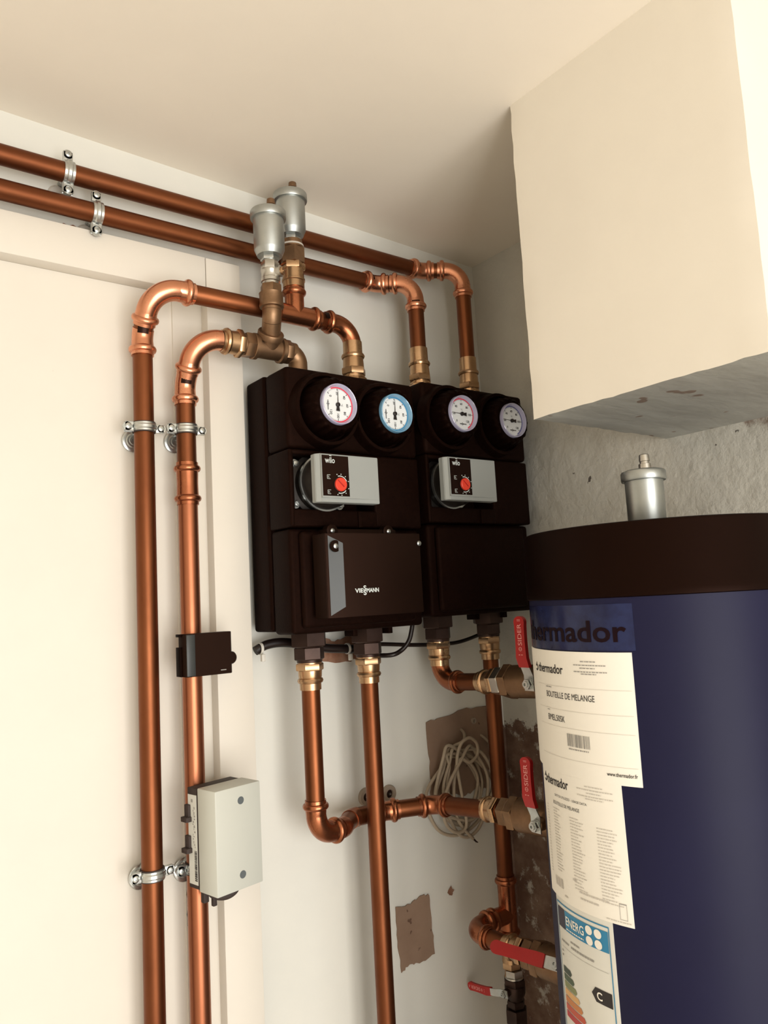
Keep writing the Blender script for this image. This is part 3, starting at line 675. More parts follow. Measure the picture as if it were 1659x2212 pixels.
def circulator(x0, zt, yf, label, w=.102, h=.069, motor=.040):
    """pump motor with its flat grey control module, knob and black panel"""
    t = thing('circulation_pump', label, 'pump', (x0+w/2, -.10, zt-h), 'circulation pumps')
    cx, cz = x0+motor, zt-h/2+.002
    O = V((cx, -.0985, cz))
    b = MB(); b.lathe(O, -Y, [(0, .040), (.018, .041), (.020, .0475), (.030, .0475), (.032, .041), (.066, .0395), (.072, .036)], 44); obj('motor', b, 'cast', t)
    for sx, sz in ((-1, 1), (-1, -1), (1, 1), (1, -1)):
        b = MB(); P = O + V((sx*.0385, -.018, sz*.030))
        b.lathe(P, -Y, [(0, .0075), (.010, .0070)], 14); b.lathe(P, -Y, [(.010, .0048), (.016, .0048), (.0165, .0030)], 6)
        b.box((cx+sx*.022-.006, -.128, cz+sz*.024-.004), (cx+sx*.036+.006, -.120, cz+sz*.030+.004), .001); obj('flange_bolt', b, 'zinc', t)
    b = MB(); b.lathe(O, -Y, [(.046, .0405), (.046, .0430), (.050, .0430), (.050, .0405)], 44, cap=False); obj('clamp_band', b, 'zinc', t)
    z0 = zt-h; x1 = x0+w
    b = MB(); F = frame((0, 0, 0), X, Z)
    # module body: left edge chamfered
    poly = [(x0-.0045, yf+.019), (x0-.0045, yf+.0085), (x0-.0005, yf+.0040), (x0+.0012, yf+.0022), (x1, yf+.0022), (x1, yf+.019)]
    Fz = frame((0, 0, z0), X, Y); b.prism(poly, Fz, h, .0008); body = obj('control_module', b, 'grey', t)
    b = MB(); poly = [(x0+.0008, yf+.0024), (x0+.0012, yf), (x0+.050, yf), (x1-.002, yf+.0020), (x1-.002, yf+.0024)]
    b.prism(poly, frame((0, 0, z0+.006), X, Y), h-.0075, .0); obj('raised_plate', b, 'grey', body)
    b = MB(); b.box((x0+.0022, yf-.0005, z0+.0085), (x0+.0470, yf+.0012, zt-.0025)); obj('black_panel', b, 'gloss_black', body)
    G = frame((x0, yf-.0008, z0), X, Z)
    b = MB(); put_text(b, 'wilo', G, .0120, .0165, .012, 'LEFT', .0070, h-.0135, 0)
    b.box((.0145, h-.0036, -.0001), (.0182, h-.0028, .0001), 0, G)
    ku, kv = .0310, .0250
    def arc(u, v, r0, r1, a0, a1, n=18):
        vs_ = []
        for k in range(n+1):
            a = math.radians(a0+(a1-a0)*k/n); vs_ += [(u+r0*math.cos(a), v+r0*math.sin(a), 0), (u+r1*math.cos(a), v+r1*math.sin(a), 0)]
        b.add(vs_, [(2*k, 2*k+2, 2*k+3, 2*k+1) for k in range(n)], G)
    arc(ku, kv, .0118, .0130, 25, 105); arc(ku, kv, .0118, .0130, -105, -40)
    for a in (108, 82, 52, 20, -20, -52, -82, -108):
        c, s = math.cos(math.radians(a)), math.sin(math.radians(a)); b.box((ku+.0152*c-.0007, kv+.0152*s-.0006, -.0001), (ku+.0152*c+.0007, kv+.0152*s+.0006, .0001), 0, G)
    for vv in (kv+.0075, kv-.0140):
        for (ua, va, ub, vb) in ((0, 0, .0055, .0005), (0, 0, .0005, .0060), (0, .0055, .0055, .0060), (.0012, .0020, .0040, .0025), (.0012, .0035, .0030, .0040)):
            b.box((ku-.0215+ua, vv+va, -.0001), (ku-.0215+ub, vv+vb, .0001), 0, G)
    obj('panel_print', b, 'silver_ink', body)
    b = MB(); b.lathe((x0+ku, yf-.0006, z0+kv), -Y, [(0, .0108), (.0012, .0108), (.0012, .0100)], 36, cap=False); obj('knob_bezel', b, 'cast', body)
    b = MB(); b.lathe((x0+ku, yf-.0004, z0+kv), -Y, [(0, .0100), (.0035, .0097), (.0045, .0085)], 36)
    kn = obj('dial_knob', b, 'orange', t)
    b = MB(); b.box((-.0085, -.0006, .0046), (.0050, .0006, .0056), .0002, frame((x0+ku, yf-.0004, z0+kv), V((.72, 0, -.69)), V((.69, 0, .72)))); obj('knob_slot', b, 'red', kn)
    return t
circulator(.5755, 1.9106, -.2005, 'circulation pump with grey module and orange knob in the left pump group')
circulator(.8125, 1.9215, -.2050, 'circulation pump with grey module and orange knob in the right pump group', w=.1055, motor=.056)

# mixing-valve actuator box on the left group
def actuator():
    xa, xb, ya, yb, za, zb = .5825, .7490, -.1600, -.2000, 1.6795, 1.7980
    t = thing('actuator_box', 'flat black control box with silver lettering on the left pump group', 'control box', ((xa+xb)/2, ya, za))
    b = MB()
    poly = [(xa-.001, ya), (xa, yb+.009), (xa+.003, yb+.0085), (xa+.025, yb), (xb-.001, yb), (xb, yb+.002), (xb, ya)]
    b.prism(poly, frame((0, 0, za), X, Y), zb-za, .0007); body = obj('housing', b, 'plastic', t)
    b = MB()
    # strip over the left chamfer, paler: window reflection painted on black housing
    p0, p1 = V((xa+.0045, yb+.0079-.0002, 0)), V((xa+.0245, yb+.00018-.0002, 0))
    b.add([(p0.x, p0.y, za+.003), (p1.x, p1.y, za+.0145), (p1.x, p1.y, zb-.0145), (p0.x, p0.y, zb-.003)], [(0, 1, 2, 3)]); obj('chamfer_sheen', b, 'chamfer', body)
    for (sx, sz, sy) in ((xa+.0135, zb-.0185, yb+.0035), (xb-.0045, zb-.0150, yb-.0004)):
        b = MB(); b.lathe((sx, sy, sz), -Y, [(0, .0085 if sx < .65 else .0035), (.0012, .0085 if sx < .65 else .0035)], 24); h = obj('recess_shade', b, 'gloss_black', t)
        b = MB(); b.lathe((sx, sy-.001, sz), -Y, [(0, .0040), (.0016, .0038), (.0026, .0020)], 16); obj('screw', b, 'zinc', h)
    b = MB(); b.box((xa+.020, ya-.004, zb-.002), (xb-.018, ya+.022, zb+.010), .002)
    for sx in (xa+.030, xb-.034):
        b.lathe((sx, ya+.006, zb+.0065), -Y, [(0, .0100), (.012, .0095), (.013, .0075)], 24)
    obj('mounting_lug', b, 'plastic', t)
    for sx in (xa+.030, xb-.034):
        b = MB(); b.lathe((sx, ya-.006, zb+.0065), -Y, [(0, .0038), (.0016, .0036), (.0026, .002)], 16); obj('lug_screw', b, 'zinc', t)
    b = MB(); viess(b, frame((0, yb-.0004, 0), X, Z), .0082, xa+.0585, za+.0335, 0); obj('lettering', b, 'silver_ink', body)
    b = MB(); b.box((xa+.012, -.162, za+.010), (xb-.012, -.148, zb-.006), .002); obj('mounting_plate', b, 'foam_dark', t)
actuator()

# ------------------------------------------------------------------ below the pump groups
def union_stack(root, x, ztop, second_hex=True, kind='l'):
    """dark union nut, second nut and brass press adapter under a pump port"""
    A = V((x, YP, ztop)); d = -Z
    b = MB(); b.hexn(A, d, -.010, .019, .0285, .1, ref=(1, 0, 0)); b.lathe(A, d, [(.019, .022), (.0205, .021)], 24); obj('union_nut', b, 'dark_bronze', root)
    b = MB(); b.hexn(A, d, .0200, .0385, .0232, .3, ref=(1, 0, 0)); b.lathe(A, d, [(.0385, .0195), (.0425, .0190)], 24); obj('tail_nut', b, 'dark_bronze', root)
    b = MB(); b.lathe(A, d, [(.0415, .0185), (.0445, .0185)], 24); b.hexn(A, d, .0440, .0545, .0212, .35, ref=(1, 0, 0))
    b.lathe(A, d, [(.0545, .0182), (.0640, .0176), (.0660, .0168), (.0665, .0186), (.0695, .0198), (.0725, .0186), (.0735, .0164), (.0830, .0162), (.0830, .0141)], 28)
    obj('press_adapter', b, 'brass', root)

YL = YP
# left group, first leg: drops, turns behind the second leg and runs to the middle tank valve
ZM = 1.3610
leg1 = thing('copper_pipe_run', 'copper pipe dropping from the left pump group, bending behind the next pipe', 'copper pipe', (.6140, YL, ZM))
union_stack(leg1, .6140, 1.656)
pts = [(.6140, YL, 1.580), (.6140, YL, ZM), (.6690, -.0720, ZM-.002), (.7040, -.0440, ZM), (.7640, -.0450, ZM-.002), (.8480, -.0800, ZM-.001), (.8685, -.2100, ZM+.007)]
specs = [(.033, .020, .016, 'copper_mid'), (.028, .0, .0, 'copper_mid'), (.028, .0, .0, 'copper_mid'), (.05, .006, .018, 'copper_mid'), (.030, .014, .014, 'copper_mid')]
run(leg1, pts, specs, 'copper_mid', 'copper')
mark(leg1, (.6140, YL, 1.408), Z, (-.2, -.9, 0), .0156, .010, 1.2)
# left group, second leg: straight to the floor
leg2 = thing('copper_pipe_run', 'straight copper pipe dropping from the left pump group past the bottom edge', 'copper pipe', (.7225, YL, 0))
union_stack(leg2, .7225, 1.655); pipe(leg2, (.7225, YL, .002), (.7225, YL, 1.580))
# right group, first leg: short drop, elbow, to the upper tank valve
leg3 = thing('copper_pipe_run', 'short copper pipe bending from the right pump group to the uppermost red valve', 'copper pipe', (.8715, YL, 1.557))
union_stack(leg3, .8715, 1.668)
run(leg3, [(.8715, YL, 1.590), (.8715, YL, 1.5570), (.8760, -.205, 1.5632)], [(.0325, .0, .016, 'copper_mid')], 'copper_mid')
# right group, second leg: down behind it to a tee
leg4 = thing('copper_pipe_run', 'copper pipe along the room corner down to a tee and the lowest tank valve', 'copper pipe', (.9925, YL, 0))
union_stack(leg4, .9925, 1.668); ZT = 1.151
pipe(leg4, (.9925, YL, ZT+.03), (.9925, YL, 1.592))
b = MB(); prf = socket_prof(.030)
b.lathe((.9925, YL, ZT+.062), -Z, prf + [(.102-h, r) for h, r in reversed(prf[:-1])], 28)
b.lathe((.9925, YL, ZT-.002), -X, [(0, .0155), (.018, .0155)] + [(.046-h, r) for h, r in reversed(prf[:-1])], 28); obj('tee', b, 'copper_mid', leg4)
ex = .8990
run(leg4, [(.96, YL, ZT-.002), (ex, YL, ZT-.002), (ex+.004, -.1905, ZT-.001)], [(.034, .016, .016, 'copper_mid')], 'copper_mid')

def axis_fit(root, A, d):
    """brass press adapter and union on the way into a valve, starting at A"""
    A = V(A); d = V(d).normalized()
    b = MB(); b.lathe(A, d, [(0, .0141), (0, .0162), (.008, .0164), (.0095, .0190), (.0125, .0200), (.0155, .0190), (.017, .0172), (.028, .0182)], 28)
    b.hexn(A, d, .028, .038, .0212, .2); return obj('press_adapter', b, 'brass', root)
def lever_text(mb, G, s, L, size): 
    put_text(mb, s, G, size, L, .02, 'LEFT', 0, 0, 0)
def ball_valve(name_label, P, d, s, l, tip, red0, k=1.0, text=True, jog=.011, body='bronze', body2='nickel', e=.0):
    """P: ball centre, d: flow axis, s: stem direction, l: lever direction, tip: lever length"""
    P = V(P); d = V(d).normalized(); s = V(s); s = (s-d*s.dot(d)).normalized(); l = V(l); l = (l-s*l.dot(s)).normalized(); wv = s.cross(l)
    t = thing('ball_valve', name_label, 'valve', P, 'red-lever ball valves')
    b = MB(); b.hexn(P, d, -.046*k-e, -.030*k-e, .0228*k, .2); b.lathe(P, d, [(-.030*k-e, .0215*k), (-.027*k-e, .0226*k), (-.026*k-e, .0205*k)], 30); obj('union_nut', b, body2, t)
    b = MB(); b.hexn(P, d, -.026*k-e, -.011*k-e, .0275*k, .2)
    b.lathe(P, d, [(-.012*k-e, .0225*k), (-.010*k-e, .0250*k), (-.004*k-e*.6, .0252*k), (.006*k, .0250*k), (.013*k, .0225*k), (.019*k, .0190*k), (.024*k, .0180*k)], 32)
    b.hexn(P, d, .024*k, .040*k, .0225*k, .4)
    b.lathe(P, s, [(.015*k, .0095*k), (.034*k, .0090*k), (.036*k, .0070*k)], 22); bd_ = obj('body', b, body, t)
    # lever: bent flat strip
    h = .036*k; th = .0022*k; W = .0085*k
    path = [(-.010*k, h, W), (.012*k, h, W), (.024*k, h+jog*.55, W*.95), (red0, h+jog, W*.9)]
    def strip(pp, thick):
        vs_, fs = [], []
        for (u, hh, ww) in pp:
            c = P + l*u + s*hh
            vs_ += [c-wv*ww-s*thick/2, c+wv*ww-s*thick/2, c+wv*ww+s*thick/2, c-wv*ww+s*thick/2]
        n = len(pp)
        for i in range(n-1):
            for j in range(4): fs.append((4*i+j, 4*i+(j+1) % 4, 4*i+4+(j+1) % 4, 4*i+4+j))
        fs += [(3, 2, 1, 0), tuple(4*(n-1)+j for j in range(4))]
        return vs_, fs
    b = MB().add(*strip(path, th)); lv = obj('lever', b, 'zinc', t)
    # red sleeve
    pp = [(red0-.014*k, h+jog*.55, W*1.05), (red0-.012*k, h+jog*.62, W*1.12), (red0, h+jog, W*1.15)]
    L = tip-red0
    for f in (.1, .2, .3, .4, .5, .6, .7, .78, .85, .885, .915, .94, .96, .977, .99, .998):
        ww = W*1.15*(1-.10*math.sin(f*PI)) if f < .85 else W*1.15*math.sqrt(max(0.01, 1-((f-.85)/.15)**2))
        pp.append((red0+L*f, h+jog, ww))
    b = MB().add(*strip(pp, .0062*k)); sl = obj('sleeve', b, 'red', lv)
    if text:
        G = frame(P + l*(red0+L*.10) + s*(h+jog+.0034*k), l, s.cross(l))
        b = MB(); sz = .0105*k
        put_text(b, 'SIDER', G, sz, L*.52, .004, 'LEFT', L*.20, -sz*.34, 0)
        vs_ = []
        for q in range(17):
            a = 2*PI*q/16; vs_ += [(L*.115+.0030*k*math.cos(a), .0030*k*math.sin(a), 0), (L*.115+.0022*k*math.cos(a), .0022*k*math.sin(a), 0)]
        b.add(vs_, [(2*q, 2*q+2, 2*q+3, 2*q+1) for q in range(16)], G)
        b.box((L*.110, -.0025*k, -.0001), (L*.120, .0025*k, .0001), 0, G)
        b.box((L*.78, -.003*k, -.0001), (L*.79, .003*k, .0001), 0, G); b.box((L*.81, -.003*k, -.0001), (L*.82, .003*k, .0001), 0, G)
        b.box((-.002*k, -.0035*k, -.0001), (-.001*k, -.001*k, .0001), 0, G); b.box((-.002*k, .001*k, -.0001), (-.001*k, .0035*k, .0001), 0, G)
        obj('lettering', b, 'emboss', sl)
    b = MB(); b.lathe(P, s, [(h-.001*k, .0085*k), (h+.0015*k, .0085*k)], 22); b.hexn(P, s, h+.0015*k, h+.0075*k, .0078*k, .4)
    b.lathe(P, s, [(h+.0075*k, .0046*k), (h+.0105*k, .0046*k), (h+.0105*k, .0020*k), (h+.008*k, .0015*k)], 16); obj('lever_nut', b, 'zinc', t)
    return t
TC = V((.862, -.5321)); TR = .165
def to_tank(root, A, d, name='tank_tail'):
    A = V(A); d = V(d).normalized()
    b = MB(); b.lathe(A, d, [(0, .0165), (.019, .0165)], 24); obj(name, b, 'bronze', root)
# upper
dA = V((.0045, -.120, .0062)).normalized(); A0 = V((.8750, -.177, 1.5618))
axis_fit(leg3, A0, dA)
PA = A0 + dA*.135
vA = ball_valve('ball valve with upright red lever, uppermost of those beside the tank', PA, dA, -X, Z, .098, .038, e=.050)
to_tank(vA, PA+dA*.038, dA)
# middle
dB = V((.0205, -.107, .006)).normalized(); B0 = V((.8620, -.158, ZM+.002)); dB = V((.002, -.130, .0075)).normalized()
B0 = V((.8680, -.172, ZM+.0045))
axis_fit(leg1, B0, dB)
PB = B0 + dB*.143
vB = ball_valve('ball valve with upright red lever, midway down the tank near the cable coil', PB, dB, -X, Z, .096, .040, body2='bronze', e=.050)
to_tank(vB, PB+dB*.038, dB)
# lower
dC = V((.004, -.107, .001)).normalized(); C0 = V((ex+.0035, -.168, ZT-.0012))
axis_fit(leg4, C0, dC)
PC = C0 + dC*.129
vC = ball_valve('ball valve with red lever lying along its pipe, lowest one into the tank', PC, dC, V((-.86, 0, .5)), V((0, 1, -.115)), .123, .036, text=False, body2='bronze', jog=.004, e=.040)
to_tank(vC, PC+dC*.038, dC)
# reducer and drain cock under the tee
b = MB(); A = V((.9925, YL, ZT-.035))
b.lathe(A, -Z, [(0, .0156), (.016, .0150), (.030, .0135)], 24); obj('reducer', b, 'copper_mid', leg4)
b = MB(); b.lathe(A, -Z, [(.029, .0150), (.045, .0155)], 24); b.hexn(A, -Z, .045, .055, .0165, .3); b.lathe(A, -Z, [(.055, .0120), (.066, .0125), (.068, .0135), (.072, .0135)], 24); obj('tail_piece', b, 'brass', leg4)
PD = V((.9920, -.090, 1.0280))
vD = ball_valve('small drain valve with short red lever, lowest one in the picture', PD, -Z, -X, V((0, 1, -.13)), .082, .036, k=.70, body='dark_bronze', body2='nickel', jog=.008)
b = MB(); b.hexn(PD, -Z, .030, .052, .0195, .3); b.lathe(PD, -Z, [(.052, .013), (.062, .013)], 20); b.hexn(PD, -Z, .062, .078, .0175, .1); b.lathe(PD, -Z, [(.078, .009), (PD.z-.001, .009)], 20)
obj('drain_tail', b, 'dark_bronze', vD)

# ------------------------------------------------------------------ cables
def spline(pts, n=10, closed=False):
    pts = [V(p) for p in pts]; out = []
    N = len(pts)
    for i in range(N-1):
        p0, p1, p2, p3 = pts[max(i-1, 0)], pts[i], pts[i+1], pts[min(i+2, N-1)]
        for k in range(n):
            t = k/n
            out.append(.5*((2*p1)+(p2-p0)*t+(2*p0-5*p1+4*p2-p3)*t*t+(3*p1-p0-3*p2+p3)*t**3))
    out.append(pts[-1]); return out
b = MB(); b.sweep(spline([(.553, -.028, 1.634), (.572, -.030, 1.642), (.600, -.032, 1.6435), (.640, -.032, 1.6365), (.675, -.032, 1.629), (.705, -.032, 1.6255), (.735, -.030, 1.623), (.76, -.020, 1.628), (.77, -.009, 1.64)]), .0072, 14)
tag(obj('cable', b, 'cable_black'), 'thick black cable behind the unions under the left pump group', 'cable')
b = MB(); b.sweep(spline([(.735, -.040, 1.626), (.78, -.038, 1.627), (.85, -.036, 1.6205), (.905, -.034, 1.617), (.960, -.034, 1.6165), (1.01, -.034, 1.625), (1.035, -.034, 1.634), (1.05, -.034, 1.655)]), .0035, 12)
tag(obj('cable', b, 'cable_black'), 'thin black cable sagging under the right pump group', 'cable')
b = MB(); b.sweep(spline([(.806, -.100, 1.664), (.803, -.099, 1.648), (.798, -.096, 1.631), (.786, -.090, 1.617), (.768, -.084, 1.611), (.748, -.052, 1.612), (.735, -.040, 1.617)]), .0038, 12)
tag(obj('cable', b, 'cable_black'), 'black cable looping down from the lettered control box', 'cable')
def tie(x, z, label):
    b = MB(); vs_ = []
    b.lathe((x-.002, -.031, z), X, [(0, .0078), (0, .0090), (.004, .0090), (.004, .0078)], 20, cap=False)
    b.box((x-.003, -.0425, z-.019), (x+.003, -.036, z-.008), .001); tag(obj('cable_tie', b, 'tie'), label, 'cable tie', 'white cable ties')
tie(.560, 1.637, 'white cable tie on the black cable beside the doorway board')
tie(.7200, 1.6245, 'white cable tie on the black cable between the two unions')

# coil of beige cable hung on the torn patch
rnd = random.Random(11); pts = []
pts += [(.985, -.003, 1.4540), (.978, -.018, 1.448), (.966, -.026, 1.438)]
loops = [(.905, 1.02, 1.288), (.880, 1.030, 1.276), (.925, 1.000, 1.296), (.893, 1.036, 1.300), (.935, 1.012, 1.284), (.902, 1.042, 1.292), (.915, 1.025, 1.270)]
y = -.014
for i, (xl, xr, zb_) in enumerate(loops):
    xt = .955 + rnd.uniform(-.018, .020); zt_ = 1.425 + rnd.uniform(-.012, .012); xm = (xl+xr)/2 + rnd.uniform(-.01, .01); zm = 1.352 + rnd.uniform(-.014, .014)
    y = -.012 - .0055*(i % 4) + rnd.uniform(-.001, .001)
    pts += [(xt-.008, y, zt_), (xl+(xt-xl)*.42, y-.002, zt_-.022), (xl, y, zm), (xl+.022, y, zb_+.020), (xm, y, zb_), (xr-.020, y-.001, zb_+.024), (xr, y, zm+.004), (xr-(xr-xt)*.40, y-.003, zt_-.018)]
pts += [(.972, -.036, 1.430), (.945, -.040, 1.408), (.918, -.040, 1.378), (.902, -.038, 1.345), (.905, -.036, 1.31), (.93, -.034, 1.288), (.955, -.034, 1.296), (.945, -.036, 1.36), (.938, -.038, 1.405), (.946, -.041, 1.436), (.966, -.043, 1.446), (.984, -.043, 1.434), (.984, -.043, 1.414), (.966, -.041, 1.403), (.948, -.039, 1.412), (.938, -.036, 1.40), (.934, -.030, 1.36), (.938, -.028, 1.315), (.952, -.028, 1.29), (.976, -.026, 1.266)]
b = MB(); b.sweep(spline(pts, 7), .0030, 10)
coil = obj('cable_coil', b, 'cable_beige'); tag(coil, 'loose coil of beige cable hanging on the brown torn patch', 'cable')
b = MB(); b.sweep([(.9755, -.0264, 1.2664), (.9835, -.0250, 1.2590), (.988, -.025, 1.2565)], [.0019, .0017, .0008], 8); obj('bare_end', b, 'dark_bronze', coil)
b = MB(); b.sweep(spline([(1.0335, -.002, 1.4375), (1.036, -.010, 1.432), (1.048, -.012, 1.420), (1.062, -.012, 1.408), (1.075, -.010, 1.398), (1.085, -.004, 1.38)]), .0024, 10)
tag(obj('cable', b, 'cable_beige'), 'short beige wire leaving the wall behind the corner pipe', 'cable')

# ------------------------------------------------------------------ boxes on the second pipe
def thermostat():
    xa, xb, za, zb, yb, yf = .4185, .4870, 1.6105, 1.6685, -.0605, -.0880
    t = thing('pipe_thermostat', 'black strap-on thermostat box with side wheel on the second pipe', 'thermostat', ((xa+xb)/2, yb, za))
    b = MB(); poly = [(xa, yb), (xa, yf+.003), (xa+.002, yf), (xb-.003, yf), (xb, yf+.004), (xb, yb)]
    b.prism(poly, frame((0, 0, za), X, Y), zb-za, .0006); obj('housing', b, 'plastic', t)
    b = MB(); b.box((xa-.0025, yb-.012, za), (xa+.001, yb+.004, zb-.018), .0006); b.box((xa-.0025, yb-.012, zb-.004), (xa+.001, yb+.004, zb), .0006); obj('side_clip', b, 'foam_dark', t)
    b = MB(); b.box((xa+.0005, yf-.0006, za+.001), (xa+.0125, yf+.002, zb-.001), .0004); obj('front_strip', b, 'chamfer', t)
    b = MB(); b.lathe((xb-.002, yf+.0005, za+.021), -Y, [(-.014, .0090), (-.002, .0090), (.0004, .0075)], 28); obj('setting_wheel', b, 'plastic', t)
    b = MB(); b.lathe((xb+.0015, yf+.010, za+.021), X, [(0, .0085), (.004, .0080), (.005, .0060)], 28); obj('wheel_cap', b, 'zinc', t)
    b = MB(); b.box((xb-.019, yf-.0008, za+.005), (xb-.011, yf+.001, za+.0062)); obj('maker_print', b, 'grey_ink', t)
thermostat()
def junction_box():
    a = math.radians(10.5); c, s = math.cos(a), math.sin(a)
    O = V((.4330, -.1345, 1.3335)); ux = V((c, s, 0)); uy = V((-s, c, 0)); F = frame(O, ux, uy)    # local: x width, y to the back, z up
    w, d, h = .0735, .0655, .1318
    t = thing('junction_box', 'white covered junction box with two screw holes strapped to the second pipe', 'junction box', O)
    b = MB(); b.box((0, 0, 0), (w, .0405, h), .0016, F); obj('cover', b, 'cover', t)
    b = MB(); b.box((.0012, .0412, .0015), (w-.0012, d, h-.0015), .001, F); base = obj('base', b, 'rubber', t)
    b = MB(); b.box((.0005, .0400, .004), (.0014, .0415, h-.004), 0, F); obj('seam', b, 'gloss_black', t)
    b = MB(); b.box((.0006, .0440, .007), (.0014, d-.002, h-.010), 0, F); st_ = obj('sticker', b, 'label_side', base)
    b = MB(); rnd = random.Random(5); z = .012
    G = F
    while z < .050:
        hh = rnd.choice((.0006, .0009, .0014)); b.box((.0002, .0448, z), (.0008, .0500, z+hh), 0, F); z += hh+rnd.choice((.0006, .001))
    obj('barcode', b, 'ink', st_)
    b = MB(); z = .054
    while z < .108:
        hh = rnd.choice((.001, .002, .003)); y_ = .0490+rnd.uniform(-.002, .003); b.box((.0003, y_, z), (.0008, y_+.0009+rnd.random()*.002, z+hh), 0, F); z += hh+rnd.choice((.0008, .0016))
    b.box((.0003, .052, .112), (.0008, .056, .116), 0, F); obj('fine_print', b, 'grey_ink', st_)['kind'] = 'stuff'
    for (u, z) in ((.0405, h-.0190), (.0405, .0185)):
        b = MB(); b.lathe(F @ V((u, 0, z)), -uy, [(-.001, .0050), (.0003, .0050)], 24); obj('screw_hole_shade', b, 'hole_shade', t)  # flat disc on the cover, coloured as the shade in the hole
    b = MB()
    for z in (.0465, .0865): b.box((-.0075, d-.010, z), (.002, d+.004, z+.0065), .0008, F); b.box((-.0030, d-.008, z+.006), (.002, d+.002, z+.022), .0008, F)
    obj('strap_hook', b, 'rubber', t)
    b = MB(); p = [F @ V((.020, .048, .004)), F @ V((.024, .046, -.010)), F @ V((.038, .040, -.016)), F @ V((.052, .036, -.012)), F @ V((.060, .034, .004))]
    b.sweep(spline(p), .0055, 14); b.box((.0225, .042, -.026), (.0285, .048, -.008), .001, F); b.box((.012, .048, -.020), (.020, .056, .002), .001, F); obj('gland_cable', b, 'rubber', t)
junction_box()

# ------------------------------------------------------------------ the tank
tank = thing('buffer_tank', 'navy blue cylindrical tank with a wide black cap', 'tank', (TC.x, TC.y, 0))
ZS, ZTOP = 1.6905, 1.7715
b = MB(); b.lathe((TC.x, TC.y, 0), Z, [(.06, TR-.004), (.064, TR), (ZS, TR)], 128); obj('shell', b, 'navy', tank)
b = MB(); b.lathe((TC.x, TC.y, 0), Z, [(0, TR-.03), (.062, TR-.03)], 64); obj('plinth', b, 'tank_cap', tank)
b = MB(); b.lathe((TC.x, TC.y, 0), Z, [(ZS-.001, TR+.0006), (ZS, TR+.0022), (ZS+.007, TR+.0024), (ZS+.0085, TR+.0016), (ZTOP-.004, TR+.0010), (ZTOP-.001, TR-.0002), (ZTOP, TR-.003), (ZTOP, TR-.02), (ZTOP-.004, TR-.024), (ZTOP-.004, .01)], 160, cap=True); obj('cap', b, 'tank_cap', tank)
air_vent(.8475, -.5298, ZTOP-.004, 'silver air vent standing on the black tank cap', h=.0655, ridge=True)

def tp(u, v, lift):
    """point on the tank: u = arc length to the right from the label origin angle, v = height"""
    a = u/TR
    return (TC.x+(TR+lift)*math.cos(a), TC.y+(TR+lift)*math.sin(a), v)
def deg_u(d): return math.radians(d)*TR
class Sheet:
    """a label wrapped on the tank; local (u right, v up) from its lower left corner, tilted by 'tilt'"""
    def __init__(self, th0, z0, tilt=0.0): self.u0 = deg_u(th0); self.z0 = z0; self.t = tilt
    def P(self, u, v, lift):
        c, s = math.cos(self.t), math.sin(self.t)
        return tp(self.u0+u*c-v*s, self.z0+u*s+v*c, lift)
    def quad(self, mb, u0, v0, u1, v1, lift, n=None):
        self.convex(mb, [(u0, v0), (u1, v0), (u1, v1), (u0, v1)], lift, n)
    def convex(self, mb, poly, lift, n=None):
        us = [p[0] for p in poly]; a, c = min(us), max(us)
        n = n or max(1, int((c-a)/.006))
        cuts = sorted(set([a+(c-a)*i/n for i in range(n+1)] + us))
        def span(u):
            vs_ = []
            for i in range(len(poly)):
                p, q = poly[i], poly[(i+1) % len(poly)]
                if abs(p[0]-q[0]) < 1e-9:
                    if abs(u-p[0]) < 1e-9: vs_ += [p[1], q[1]]
                elif min(p[0], q[0])-1e-9 <= u <= max(p[0], q[0])+1e-9: vs_.append(p[1]+(q[1]-p[1])*(u-p[0])/(q[0]-p[0]))
            return min(vs_), max(vs_)
        V_, F_ = [], []
        for u in cuts:
            lo, hi = span(u); V_ += [self.P(u, lo, lift), self.P(u, hi, lift)]
        for i in range(len(cuts)-1): F_.append((2*i, 2*i+2, 2*i+3, 2*i+1))
        mb.add(V_, F_)
    def slab(self, mb, u0, v0, u1, v1, lift, n=None):
        """paper sheet with thickness"""
        n = n or max(2, int((u1-u0)/.004)); V_, F_ = [], []
        for i in range(n+1):
            u = u0+(u1-u0)*i/n
            V_ += [self.P(u, v0, 0), self.P(u, v0, lift), self.P(u, v1, lift), self.P(u, v1, 0)]
        for i in range(n):
            for j in range(3): F_.append((4*i+j, 4*i+4+j, 4*i+5+j, 4*i+1+j))
        F_ += [(0, 1, 2, 3), tuple(4*n+j for j in range(4))]
        mb.add(V_, F_)
    def text(self, mb, s, u, v, size, width=None, bold=0.0, align='LEFT', lift=.0011):
        vs_, fs = text2d(s, size, width, bold, align)
        mb.add([self.P(u+p[0], v+p[1], lift) for p in vs_], fs)
    def scribble(self, mb, u0, u1, v, h, lift=.0011, rnd=random.Random(2)):
        u = u0
        while u < u1:
            L = rnd.uniform(.0012, .0045); L = min(L, u1-u); self.quad(mb, u, v, u+L, v+h, lift); u += L+rnd.uniform(.0006, .0012)
    def logo(self, mb, u, v, s, lift=.0011):
        ring = []
        for k in range(13):
            a = PI*(1.15+1.7*k/12) ; ring.append((u+s*.5*math.cos(a), v+s*.42+s*.42*math.sin(a)))
        pts = ring + [(u+s*.12, v+s*1.25)]
        inner = [(u+(p[0]-u)*.55, v+s*.45+(p[1]-v-s*.45)*.55) for p in pts]
        n = len(pts)
        for i in range(n-1): mb.add([self.P(*pts[i], lift), self.P(*pts[i+1], lift), self.P(*inner[i+1], lift), self.P(*inner[i], lift)], [(0, 1, 2, 3)])
